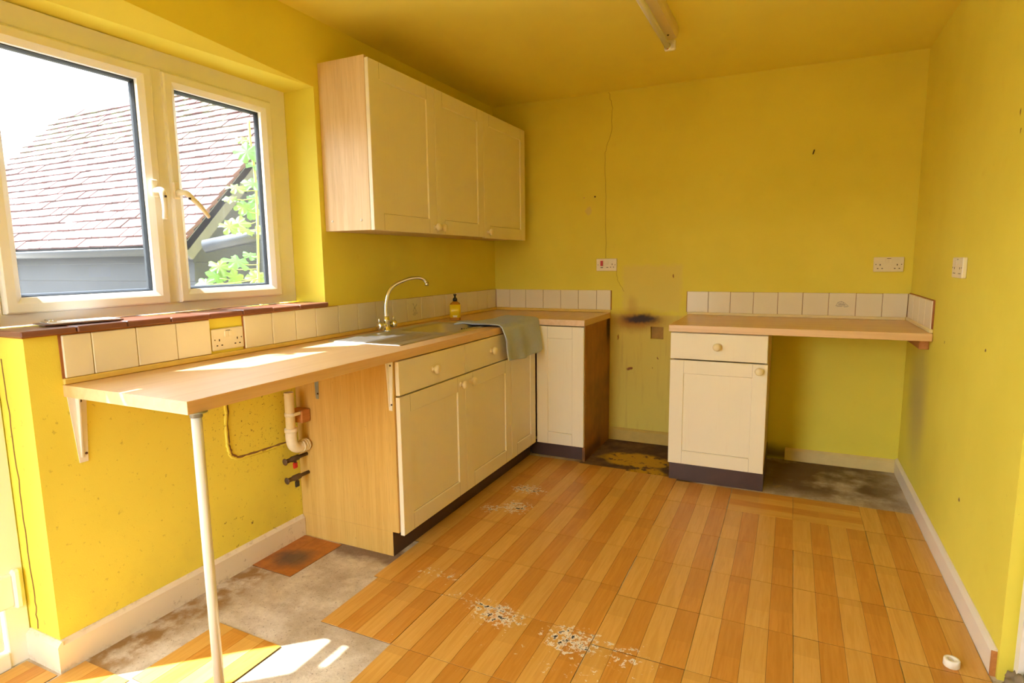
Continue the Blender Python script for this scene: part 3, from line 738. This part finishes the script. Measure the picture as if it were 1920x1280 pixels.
# corner base cabinet
c = empty('base_cabinet', (.6, -.45, 0), 'cream corner base cabinet with two narrow doors beside the cooker gap', 'cabinet')
boxes('carcass', [(.002, .55, -.948, -.93, .11, .870), (.02, .88, -.55, -.02, .11, .128), (.02, .55, -.93, -.55, .11, .128), (.02, .88, -.02, -.008, .128, .87)], 'carcass', c, (.4, -.5, .5))
box('end_panel', .886, .904, -.556, -.004, .0, .872, 'grease', c, .001)
box('plinth', .524, .886, -.528, -.512, 0, .104, 'plinth', c, 0)
front(c, 'door', 'x', F, -.948, -.585, .098, .868)
front(c, 'door', 'y', -F, .582, .902, .098, .868)
# drawer unit under the right-hand worktop
c = empty('base_cabinet', (1.7, -.35, 0), 'cream single base cabinet with one drawer under the right worktop', 'cabinet')
boxes('carcass', [(1.444, 1.460, -.636, -.02, .11, .873), (1.936, 1.952, -.636, -.02, .11, .873), (1.46, 1.936, -.636, -.02, .11, .128), (1.46, 1.936, -.03, -.02, .128, .873), (1.46, 1.936, -.636, -.58, .855, .873)], 'carcass', c, (1.7, -.33, .5))
box('plinth', 1.446, 1.955, -.632, -.614, 0, .108, 'plinth', c, 0)
box('plinth_return', 1.937, 1.955, -.614, -.03, 0, .108, 'plinth', c, 0)
front(c, 'drawer', 'y', -.66, 1.441, 1.951, .719, .869, (1.694, .798))
front(c, 'door', 'y', -.66, 1.441, 1.955, .107, .715, (1.912, .678))
# wall cabinets
zb, zt = 1.429, 2.187
c = empty('wall_cabinet', (.14, -1.25, zb), 'cream double wall cabinet beside the window with oak side', 'cabinet')
side = box('side_panel', .001, .272, -1.800, -1.782, zb, 2.199, 'oakpale', c, .001)
for x, z in ((.045, 1.475), (.22, 1.475)):
    o = place('screw_cap', lathe([(.006, 0), (.005, .002), (0, .0025)], 12), (x, -1.8, z), M['white'], side, (PI/2, 0, 0))
boxes('carcass', [(.001, .268, -1.781, -1.765, zb, zt), (.001, .268, -.727, -.711, zb, zt), (.001, .268, -1.765, -.727, zb, zb+.016), (.001, .268, -1.765, -.727, zt-.016, zt), (.001, .010, -1.765, -.727, zb, zt)], 'carcass', c, (.14, -1.25, 1.8))
front(c, 'door', 'x', .293, -1.800, -1.257, zb-.002, zt, (-1.285, 1.463))
front(c, 'door', 'x', .293, -1.257, -.710, zb-.002, zt, (-1.226, 1.463))
c = empty('wall_cabinet', (.14, -.4, zb), 'cream single wall cabinet in the corner', 'cabinet')
boxes('carcass', [(.001, .268, -.709, -.693, zb, zt), (.001, .268, -.10, -.084, zb, zt), (.001, .268, -.693, -.10, zb, zb+.016), (.001, .268, -.693, -.10, zt-.016, zt), (.001, .010, -.693, -.10, zb, zt)], 'carcass', c, (.14, -.4, 1.8))
front(c, 'door', 'x', .293, -.710, -.083, zb-.008, zt, (-.668, 1.46))

# ------------------------------------------------------------------ sink and tap
sx0, sx1, sy0, sy1 = .072, .492, -1.905, -.985
bx0, bx1, by0, by1 = .145, .440, -1.445, -1.020
s = empty('inset_sink', (.28, -1.45, .91), 'stainless steel inset sink with ribbed drainer under the wall cabinet', 'sink')
def rrect(x0, x1, y0, y1, r, n=6):
    pts = []
    for cx, cy_, a in ((x1-r, y1-r, 0), (x0+r, y1-r, 90), (x0+r, y0+r, 180), (x1-r, y0+r, 270)):
        for k in range(n+1):
            t = math.radians(a+90*k/n); pts.append((cx+r*math.cos(t), cy_+r*math.sin(t)))
    return pts
bm = bmesh.new()
prof = [(rrect(sx0, sx1, -1.50, sy1, .02), .9103), (rrect(sx0+.003, sx1-.003, -1.499, sy1-.003, .02), .9155), (rrect(bx0-.012, bx1+.012, by0-.012, by1+.012, .07), .9155), (rrect(bx0, bx1, by0, by1, .06), .910), (rrect(bx0+.004, bx1-.004, by0+.004, by1-.004, .06), .79), (rrect(bx0+.03, bx1-.03, by0+.03, by1-.03, .05), .765)]
R = [[bm.verts.new((x, y, z)) for x, y in pts] for pts, z in prof]
for a, b in zip(R, R[1:]):
    for k in range(len(a)): bm.faces.new((a[k], a[(k+1) % len(a)], b[(k+1) % len(a)], b[k]))
bm.faces.new(R[-1])
place('bowl', mesh(bm, 'bowl', True), (0, 0, 0), M['steel'], s)
bm = bmesh.new(); n = 80; cols = []
for i in range(n+1):
    x = sx0+(sx1-sx0)*i/n; u = (x-sx0-.05)/(sx1-sx0-.1)
    z = .9150 if (u < 0 or u > 1) else .9110+.0058*(.5+.5*math.cos(u*2*PI*8))**1.5
    edge = i in (0, n)
    cols.append([bm.verts.new((x, y, .9103 if (edge or y == sy0) else (z if -1.87 < y < -1.535 else .9150))) for y in (sy0, sy0+.004, -1.88, -1.865, -1.545, -1.53, -1.4995)])
for a, b in zip(cols, cols[1:]):
    for k in range(len(a)-1): bm.faces.new((a[k], b[k], b[k+1], a[k+1]))
place('drainer', mesh(bm, 'drainer', True), (0, 0, 0), M['steel'], s)
for k in range(5):
    box('overflow_slot', .29+k*.016, .298+k*.016, by1-.0075, by1-.0045, .868, .888, 'dark', s, 0)
place('waste', lathe([(.034, 0), (.034, .003), (.028, .004), (.020, .001), (0, .001)], 20), (.29, -1.23, .7655), M['chrome'], s)
t0 = Vector((.092, -1.478, .9155))
tp = empty('mixer_tap', t0, 'chrome swan neck mixer tap behind the drainer', 'tap')
place('body', lathe([(.026, 0), (.026, .004), (.019, .010), (.018, .05), (.021, .056), (.017, .062), (.016, .075), (.013, .078)], 24), t0, M['chrome'], tp)
place('valve_bar', tube([t0+Vector((0, -.045, .032)), t0+Vector((0, .045, .032))], .014, 16), (0, 0, 0), M['chrome'], tp)
az = math.radians(52); D = Vector((math.cos(az), math.sin(az), 0))
sp = [(0, .07), (-.001, .11), (.003, .155), (.018, .205), (.05, .241), (.115, .268), (.172, .278), (.214, .270), (.232, .246)]
pth = bez([t0+D*a+Vector((0, 0, b)) for a, b in sp], 5)
place('spout', tube(pth, [.0135-.005*min(1, i/len(pth)*1.5) for i in range(len(pth))], 14), (0, 0, 0), M['chrome'], tp)
place('aerator', tube([pth[-1]+Vector((0, 0, .008)), pth[-1]+Vector((0, 0, -.012))], .011, 14), (0, 0, 0), M['chrome'], tp)
for sgn in (-1, 1):
    c0 = t0+Vector((0, sgn*.045, .032))
    k = place('tap_head', tube([c0, c0+Vector((0, sgn*.006, 0)), c0+Vector((0, sgn*.022, 0)), c0+Vector((0, sgn*.027, 0))], [.014, .021, .0215, .016], 20), (0, 0, 0), M['chrome'], tp)
    place('tap_lever', tube([c0+Vector((0, sgn*.014, .012)), c0+Vector((0, sgn*.016, .034)), c0+Vector((0, sgn*.017, .042))], [.0085, .006, .004], 10), (0, 0, 0), M['chrome'], k)

# ------------------------------------------------------------------ soap bottle
sb = empty('soap_bottle', (.126, -.814, .91), 'yellow hand soap pump bottle by the sink', 'soap bottle')
def rprism(hx, hy, r, zs):
    bm = bmesh.new(); R = []
    for z, k in zs: R.append([bm.verts.new((x*k, y*k, z)) for x, y in rrect(-hx, hx, -hy, hy, r, 4)])
    for a, b in zip(R, R[1:]):
        for i in range(len(a)): bm.faces.new((a[i], a[(i+1) % len(a)], b[(i+1) % len(a)], b[i]))
    bm.faces.new(R[0][::-1]); bm.faces.new(R[-1]); return mesh(bm, 'bottle', True)
rot = (0, 0, .45)
place('bottle', rprism(.033, .022, .012, [(0, .94), (.004, 1), (.096, 1), (.108, .86), (.116, .5), (.122, .42)]), (.126, -.814, .9102), M['amber'], sb, rot)
lab = place('label_sleeve', rprism(.0338, .0228, .012, [(.018, 1), (.100, 1)]), (.126, -.814, .9102), M['soapyellow'], sb, rot)
for k, (wd, zz) in enumerate(((.030, .030), (.022, .026), (.026, .022))):
    o = bpy.data.objects.new('label_print', box_mesh(wd, .0004, .0026, 0, M['labelwhite'])); COL.objects.link(o); o.parent = lab; o.location = (0, -.0231, zz)
place('pump_collar', lathe([(.0145, 0), (.0145, .016), (.010, .022), (.006, .024), (.006, .036)], 16), (.126, -.814, 1.030), M['blackplastic'], sb)
place('pump_head', tube([(.126, -.814, 1.066), (.126, -.814, 1.076)], .010, 14), (0, 0, 0), M['blackplastic'], sb)
place('pump_nozzle', tube([(.126, -.814, 1.072), (.140, -.836, 1.072), (.146, -.845, 1.068)], [.0045, .004, .003], 8), (0, 0, 0), M['blackplastic'], sb)

# ------------------------------------------------------------------ towel
nu, nv = 46, 60
bm = bmesh.new(); G = []
for j in range(nv+1):
    v = j/nv; row = []
    for i in range(nu+1):
        u = i/nu
        y = -1.10+u*.53                       # along the front edge, towards the corner
        xb = .30+.10*u                        # far edge on the worktop
        top = .592-xb; s_ = v*(top+.175+.03*math.sin(u*2.4+.4))
        if s_ < top-.012: x, z, hang = xb+s_, .9135, 0
        else:
            h = s_-(top-.012); rr = .018; a = min(h/rr, PI/2)
            x = .592-.012+rr*math.sin(a); z = .9135-rr*(1-math.cos(a)); hang = max(0, h-rr*PI/2); z -= hang
            x += hang*.10
        wob = noise.noise(Vector((u*5, v*4, 3.1)))
        if hang == 0 and s_ < top-.012:
            z += .004+.010*max(0, wob)+.012*max(0, math.sin(u*9+v*3))*(1-v)
            x += .02*noise.noise(Vector((u*3, 0, 7)))*(1-v); y += -.03*(1-v)*(1-u)+.02*noise.noise(Vector((v*4, 1, u)))
        else:
            x += (.010*math.sin(u*17+1.0)+.008*wob+.010)*min(1, hang/.06)
            y += hang*(-.02+.55*max(0, u-.55)*2)
        row.append(bm.verts.new((x, y, z)))
    G.append(row)
for a, b in zip(G, G[1:]):
    for i in range(nu): bm.faces.new((a[i], a[i+1], b[i+1], b[i]))
me = mesh(bm, 'towel', True); c0 = Vector((.5, -.85, .913))
me.transform(Matrix.Translation(-c0))
tw = place('tea_towel', me, c0, M['towel']); tag(tw, 'blue grey towel draped over the worktop corner', 'towel')
md = tw.modifiers.new('thickness', 'SOLIDIFY'); md.thickness = .005; md.offset = 1

# ------------------------------------------------------------------ leg and brackets
lg = empty('support_post', (.560, -2.962, 0), 'white tubular support post under the near corner of the long worktop', 'post')
place('post', tube([(.560, -2.962, .004), (.560, -2.962, .866)], .0145, 20), (0, 0, 0), M['white'], lg)
place('top_collar', lathe([(.0165, 0), (.0165, .012), (.03, .013), (.03, .016)], 20), (.560, -2.962, .8565), M['greymetal'], lg)
place('foot', lathe([(.022, 0), (.022, .008), (.016, .014)], 20), (.560, -2.962, .0), M['white'], lg)
def bracket(label, loc, rot, L, A, mat, wd=.026):
    """vertical plate in local XZ at y=0 (plane), arm along -Y"""
    b = empty('shelf_bracket', loc, label, 'bracket', None)
    b.rotation_euler = (0, 0, rot)
    def part(name, me, l=(0, 0, 0), r=(0, 0, 0), m=mat):
        if not len(me.materials): me.materials.append(M[m])
        o = bpy.data.objects.new(name, me); COL.objects.link(o); o.parent = b; o.location = l; o.rotation_euler = r; return o
    bm = prism([(-wd*.28, -L), (wd*.28, -L), (wd*.62, 0), (-wd*.62, 0)], .003); me = mesh(bm, 'plate'); part('wall_plate', me, (0, 0, 0), (PI/2, 0, 0))
    part('arm', box_mesh(wd, A, .003, .001, M[mat]), (0, -A/2, -.0016))
    bm = prism([(0, 0), (A*.2, 0), (.006, -L*.92), (0, -L*.92)], .004); me = mesh(bm, 'web'); part('web', me, (-.002, 0, 0), (PI/2, 0, -PI/2))
    for z in (-L*.1, -L*.88):
        part('screw', lathe([(.0045, 0), (.0035, .002), (0, .0024)], 10), (wd*.2, -.003, z), (PI/2, 0, 0), 'rust')
    return b
bracket('white steel bracket on the wall under the free end of the long worktop', (.001, -2.965, .8725), RX, .222, .12, 'white', .045)
bracket('white steel bracket at the front of the oak end panel', (.540, -2.0565, .8725), 0, .215, .10, 'white', .030)
bracket('small grey steel bracket at the back of the oak end panel', (.135, -2.0565, .8725), 0, .20, .07, 'greymetal', .026)
# timber batten under the right-hand worktop
bt = box('timber_batten', 2.625, W-.001, -.60, -.004, .826, .8735, 'block', None, .002); tag(bt, 'bare timber batten under the right worktop', 'batten')

# ------------------------------------------------------------------ waste pipe and valves
wp = empty('waste_pipe', (.06, -2.15, .44), 'cream plastic waste pipe with elbow entering the oak end panel', 'pipe')
py = -2.152
o = place('pipe', tube([(.06, py, .715), (.06, py, .535)], .0205, 20, cap=False), (0, 0, 0), M['pipe'], wp)
place('pipe_bore', tube([(.06, py, .700), (.06, py, .69)], .0185, 16), (0, 0, 0), M['dark'], o)
pth = bez([(.06, py, .545), (.06, py, .50), (.06, py+.008, .472), (.06, py+.030, .455), (.06, py+.055, .455), (.06, -2.06, .455)], 5)
place('elbow', tube(pth, .0245, 20), (0, 0, 0), M['pipewhite'], wp)
place('elbow_collar', tube([(.06, py, .552), (.06, py, .535)], .028, 20), (0, 0, 0), M['pipewhite'], wp)
for k in range(3): place('ribbed_nut', tube([(.06, -2.10+k*.014, .455), (.06, -2.091+k*.014, .455)], .029, 20), (0, 0, 0), M['pipewhite'], wp)
cl = place('pipe_clip', tube([(.06, py, .622), (.06, py, .608)], .0235, 20), (0, 0, 0), M['pipewhite'], wp)
box('clip_tab', .078, .086, py, -2.112, .608, .622, 'pipewhite', cl, .001)
wb = box('timber_block', .015, .088, -2.11, -2.0575, .566, .624, 'block', None, .003); tag(wb, 'varnished timber block beside the waste pipe', 'block')
for z, cx, hm, lab in ((.405, .05, 'red', 'copper isolating valve with red lever'), (.318, .055, 'blackplastic', 'copper isolating valve with black lever')):
    vv = empty('isolating_valve', (cx, -2.12, z), lab+' by the oak end panel', 'valve')
    place('valve_body', tube([(cx, -2.057, z), (cx, -2.11, z), (cx, -2.112, z), (cx, -2.15, z), (cx, -2.152, z), (cx, -2.186, z), (cx, -2.188, z), (cx, -2.19, z)], [.0085, .0085, .013, .013, .010, .010, .016, .012], 14), (0, 0, 0), M['copperdark'], vv)
    place('valve_stem', tube([(cx, -2.13, z), (cx, -2.13, z-.02)], .007, 10), (0, 0, 0), M['copperdark'], vv)
    box('lever', cx-.006, cx+.006, -2.142, -2.118, z-.047, z-.018, hm, vv, .004)

# ------------------------------------------------------------------ sockets
def socket(label, origin, rz, w_, h_, kind, depth=.009):
    """plate in local XZ facing -Y"""
    s = empty('wall_socket', origin, label, 'socket'); s.rotation_euler = (0, 0, rz)
    def part(name, x, z, sx, sz, y, sy, mat, par=None, bev=.0012):
        o = bpy.data.objects.new(name, box_mesh(sx, sy, sz, bev, M[mat])); COL.objects.link(o); o.parent = par or s; o.location = (x, y, z); return o
    part('face_plate', 0, 0, w_, h_, -depth/2, depth, 'socket', None, .003)
    f = -depth
    def outlet(cx, cz, k=1.0):
        part('pin_hole', cx, cz+.010*k, .0045, .009*k, f, .001, 'dark', None, 0)
        for sg in (-1, 1): part('pin_hole', cx+sg*.011*k, cz-.011*k, .0075*k, .0045, f, .001, 'dark', None, 0)
    for sg in (-1, 1):
        o = bpy.data.objects.new('screw', lathe([(.003, 0), (.0026, .0008), (0, .001)], 10)); o.data.materials.append(M['brass']); COL.objects.link(o); o.parent = s; o.location = (sg*(w_/2-.012), f, 0); o.rotation_euler = (PI/2, 0, 0)
    if kind == 'double':
        outlet(-.042, -.012); outlet(.042, -.012)
        for sg in (-1, 1): part('rocker', sg*.0095, .020, .015, .022, f-.001, .004, 'socket', None, .001)
        part('rocker_shadow', 0, .0335, .020, .0022, f, .0008, 'dark', None, 0)
    elif kind == 'cooker':
        part('cooker_rocker', -.034, .010, .019, .036, f-.002, .006, 'red', None, .002)
        part('indicator', -.034, -.019, .018, .005, f, .001, 'dark', None, 0)
        part('rocker', .006, .016, .014, .024, f-.001, .004, 'socket', None, .001); part('indicator', .006, -.018, .014, .004, f, .001, 'dark', None, 0)
        outlet(.040, -.006, .95)
    elif kind == 'single':
        outlet(0, -.012)
        part('rocker', 0, .022, .016, .022, f-.001, .004, 'socket', None, .001)
    return s
socket('white double socket set between the tiles under the window', (.0005, -2.396, .983), RX, .148, .086, 'double')
socket('white cooker socket with red switch on the back wall', (.876, -.0005, 1.244), 0, .146, .086, 'cooker', .012)
socket('white double socket above the right worktop', (2.547, -.0005, 1.233), 0, .150, .084, 'double', .012)
s4 = socket('white socket on the right wall', (W-.0005, -1.085, 1.230), -RX, .165, .083, 'double', .016)

# ------------------------------------------------------------------ fluorescent batten
fl = empty('fluorescent_light', (1.45, -1.5, H), 'unlit fluorescent batten light on the ceiling', 'light')
bm = prism([(-.022, 0), (.022, 0), (.030, .018), (.030, .052), (-.030, .052), (-.030, .018)], 1.20)
place('batten_body', mesh(bm, 'batten'), (1.463, -.935, H-.0525), M['batten'], fl, (PI/2, 0, 0))
place('tube', tube([(1.437, -.90, 2.318), (1.437, -2.12, 2.318)], .0135, 16), (0, 0, 0), M['tube'], fl)
for y in (-.905, -2.115):
    sg = 1 if y > -1.5 else -1
    e = boxes('tube_holder', [(1.420, 1.475, y-.012, y+.012, 2.300, 2.348)], 'white', fl, (1.45, y, 2.325), .005)
    place('end_cap', tube([(1.437, y-.02*sg, 2.318), (1.437, y+.016*sg, 2.318)], .0152, 16), (0, 0, 0), M['chrome'], e)
place('cover_screw', lathe([(.006, 0), (.004, .003), (0, .0032)], 10), (1.455, -1.0, 2.3415), M['dark'], fl, (PI, 0, 0))

# ------------------------------------------------------------------ small things
cb = empty('clipboard', (-.06, -2.90, ZS+.022), 'brown clipboard lying on the window sill', 'clipboard')
yaw = math.radians(27)
def cpart(name, cx, cy_, cz, sx, sy, sz, mat, bev=.001):
    o = bpy.data.objects.new(name, box_mesh(sx, sy, sz, bev, M[mat])); COL.objects.link(o); o.parent = cb; o.location = (cx, cy_, cz); return o
cb.rotation_euler = (0, 0, math.radians(-8)); cb.location = (-.085, -2.885, ZS+.0225)
cpart('board', 0, 0, .003, .10, .225, .005, 'board'); cpart('paper', 0, .005, .0065, .09, .20, .002, 'paper', 0)
cpart('clip', .0, -.085, .010, .055, .026, .005, 'chrome'); cpart('clip_spring', 0, -.085, .0145, .04, .012, .006, 'chrome', .002)
ring = place('plastic_ring', lathe([(.0205, 0), (.022, .002), (.022, .022), (.0205, .024), (.0115, .024), (.0115, .004), (0, .004)], 28), (2.556, -1.918, .0032), M['white']); tag(ring, 'small white plastic ring on the floor near the right wall', 'ring')
bm = bmesh.new(); bmesh.ops.create_icosphere(bm, subdivisions=4, radius=1)
for v in bm.verts:
    q = v.co.copy(); f = 1+.35*noise.noise(q*2.1)+.18*noise.noise(q*6)
    v.co = Vector((q.x*.033*f, q.y*.07*f, max(-.002, q.z*.062*f)))
rb = place('rubble_heap', mesh(bm, 'rubble', True), (2.703, -1.995, .003), M['rubble']); tag(rb, 'lump of broken plaster rubble by the door lining', 'rubble')

# ------------------------------------------------------------------ outside: tiled outbuilding, gutter, vine
boxes_g = boxes('yard', [(-14, -.3, -9, 9, -.45, -.25)], 'soil'); tag(boxes_g, 'paved yard outside the window', kind='structure')
Y0, Z0, PT, XV, XE = -1.10, 1.435, math.radians(46.5), -1.98, -6.2
cp, sp_ = math.cos(PT), math.sin(PT)
ob = empty('outbuilding', (-4, 0, -.25), 'black boarded outbuilding with clay tiled roof outside the window', 'building')
RL = 2.45
def on_roof(x, l, h=0): return (x, Y0+l*cp-h*sp_, Z0+l*sp_+h*cp)
bm = bmesh.new()
vs_ = [bm.verts.new(on_roof(x, l, h)) for h in (-.05, -.004) for x, l in ((XE, -.02), (XV, -.02), (XV, RL), (XE, RL))]
for f in ((3, 2, 1, 0), (4, 5, 6, 7), (0, 1, 5, 4), (1, 2, 6, 5), (2, 3, 7, 6), (3, 0, 4, 7)): bm.faces.new([vs_[i] for i in f])
place('roof_deck', mesh(bm, 'deck'), (0, 0, 0), M['blackboard'], ob)
gauge, tw_ = .107, .178
tl = box_mesh(tw_-.006, .17, .020, .003, M['rooftile'])
rest = bmesh.new(); cnt = 0; spots = []
for k in range(22):
    l = -.03+k*gauge; off = (k % 2)*tw_*.5
    x = XV-tw_*.5-off*0.999
    if k % 2: spots.append((XV-tw_*.25, l, .5))
    while x > XE:
        spots.append((x, l, 1)); x -= tw_
def vis(x, l):
    p = Vector(on_roof(x, l))-CAM; z = p.dot(fw); px = 960+FOC*p.dot(r2)/z; return -20 < px < 520
shown = sorted([s_ for s_ in spots if vis(*s_[:2])], key=lambda s_: s_[1])[:300]; keep = set(shown)
for s_ in spots:
    x, l, wfac = s_
    h = .016+rnd.uniform(-.003, .004); ti = -.13+rnd.uniform(-.015, .015); c_ = on_roof(x, l+.075, h)
    rotm = (PT+ti, rnd.uniform(-.03, .03), rnd.uniform(-.025, .025))
    if s_ in keep:
        o = bpy.data.objects.new('roof_tile', tl); COL.objects.link(o); o.parent = ob; o.location = Vector(c_)-Vector(ob.location); o.rotation_euler = rotm
        if wfac < 1: o.scale = (.5, 1, 1)
    else:
        bm_box(rest, c_, ((tw_-.004)*wfac, .17, .014), Euler(rotm).to_matrix().to_4x4())
if len(rest.verts):
    o = place('roof_tiles_remainder', mesh(rest, 'rest'), (0, 0, 0), M['rooftile'], ob); o['kind'] = 'stuff'
else: rest.free()
# weatherboards
zz = -.25
while zz < 1.40:
    box('weatherboard', XE, XV-.08, Y0+.12, Y0+.15, zz, min(zz+.148, 1.42), 'blackboard', ob, .004, (-.06, 0, 0)); zz += .14
k = 0; zz = -.25
while zz < 2.9:
    yy0 = Y0+.13 if zz < 1.3 else Y0+.13+(zz-1.3)/math.tan(PT)
    box('weatherboard', XV-.11, XV-.08, yy0, Y0+2.4, zz, zz+.148, 'blackboard', ob, .004, (0, .06, 0)); zz += .14
bm = bmesh.new()
vs_ = [bm.verts.new(on_roof(x, l, h)) for x in (XV-.03, XV+.0) for l, h in ((-.05, -.12), (RL, -.12), (RL, .0), (-.05, .0))]
for f in ((0, 1, 2, 3), (7, 6, 5, 4), (0, 4, 5, 1), (1, 5, 6, 2), (2, 6, 7, 3), (3, 7, 4, 0)): bm.faces.new([vs_[i] for i in f])
place('barge_board', mesh(bm, 'barge'), (0, 0, 0), M['barge'], ob)
# half-round gutter
bm = bmesh.new(); A = []
for x in (XE, XV-.02): A.append([bm.verts.new((x, Y0-.02+.055*math.cos(PI+PI*i/12)-.02, Z0-.03+.062*math.sin(PI+PI*i/12))) for i in range(13)])
for i in range(12): bm.faces.new((A[0][i], A[0][i+1], A[1][i+1], A[1][i]))
g = place('eaves_gutter', mesh(bm, 'gutter', True), (0, 0, 0), M['gutter'], ob); md = g.modifiers.new('t', 'SOLIDIFY'); md.thickness = .004
# loose black pipe
def ray_at(px, py, axis, val):
    d = fw+r2*((px-960)/FOC)-u2*((py-640)/FOC); t = (val-CAM[axis])/d[axis]; return CAM+d*t
p1 = ray_at(384, 462, 0, -1.62); p2 = ray_at(500, 437, 0, -1.25); p3 = p1+(p2-p1)*1.3
pp = empty('drain_pipe', p1, 'black round pipe with open end outside the right casement', 'pipe')
pm = place('pipe', tube([p1, p3], .045, 24, cap=False), (0, 0, 0), M['gutter'], pp); md = pm.modifiers.new('t', 'SOLIDIFY'); md.thickness = .004
d_ = (p3-p1).normalized()
place('pipe_collar', tube([p1+d_*.40, p1+d_*.46], .050, 24), (0, 0, 0), M['gutter'], pp)
place('support', tube([p3, Vector((p3.x, p3.y, -.25))], .035, 16), (0, 0, 0), M['gutter'], pp)
# climbing vine
def leaf_mesh(lobes, mat):
    bm = bmesh.new(); pts = []; n = 40
    for i in range(n):
        a = 2*PI*i/n
        r = .5*(.62+.38*abs(math.cos(lobes*a/2))**.8)*(1-.25*(math.cos(a) < -.9))+.03*math.sin(a*17)
        pts.append((r*math.cos(a), r*math.sin(a)))
    c0 = bm.verts.new((0, 0, .02)); ring_ = []; mid = []
    for x, y in pts:
        rr = math.hypot(x, y); ring_.append(bm.verts.new((x, y, -.28*rr*rr+.05*math.sin(9*math.atan2(y, x))))); mid.append(bm.verts.new((x*.5, y*.5, .02-.05*rr)))
    for i in range(n):
        j = (i+1) % n; bm.faces.new((c0, mid[i], mid[j])); bm.faces.new((mid[i], ring_[i], ring_[j], mid[j]))
    me = mesh(bm, 'leaf', True); me.materials.append(M[mat]); return me
LM = [leaf_mesh(5, 'leaf'), leaf_mesh(5, 'leafy')]
vx = -.85
root = ray_at(500, 560, 0, vx)
vine = empty('climbing_vine', (vx, root.y, -.25), 'leafy green climbing vine outside the right casement', 'vine')
sp2 = [Vector((vx, root.y, -.25))]+[ray_at(a, b, 0, vx) for a, b in ((488, 560), (484, 480), (482, 400), (478, 330), (470, 270), (466, 225))]
place('stem', tube(bez(sp2, 5), .007, 8), (0, 0, 0), M['stem'], vine)
tips = [(463, 285, .16, 0), (480, 312, .13, 0), (474, 345, .15, 0), (442, 352, .12, 1), (432, 372, .10, 1), (455, 388, .11, 1), (468, 392, .15, 0), (430, 425, .12, 1), (446, 420, .15, 1), (478, 372, .10, 0), (462, 432, .10, 1), (444, 490, .16, 0), (470, 478, .11, 0), (412, 500, .14, 1), (406, 520, .13, 0), (440, 520, .12, 1), (480, 520, .13, 1), (386, 532, .12, 0), (428, 545, .13, 1), (465, 540, .12, 1), (492, 300, .12, 0), (496, 430, .12, 1), (455, 262, .10, 1)]
for i, (a, b, sz, m) in enumerate(tips):
    xx = vx+rnd.uniform(-.10, .10); p = ray_at(a, b, 0, xx)
    o = bpy.data.objects.new('leaf', LM[m]); COL.objects.link(o); o.parent = vine; o.location = p-Vector(vine.location)
    n_ = Vector((.7, -.35, .7))+Vector((rnd.uniform(-.4, .4), rnd.uniform(-.4, .4), rnd.uniform(-.3, .3)))
    o.rotation_euler = (n_.to_track_quat('Z', 'Y') @ Quaternion((0, 0, 1), rnd.uniform(0, 6.28))).to_euler(); o.scale = (sz*.95,)*3
    near = min(bez(sp2, 5), key=lambda q: (q-p).length)
    st = place('leaf_stalk', tube([p-Vector((.0, 0, .005)), (p+near)/2+Vector((0, 0, -.01)), near], .0025, 5), (0, 0, 0), M['stem'], vine)
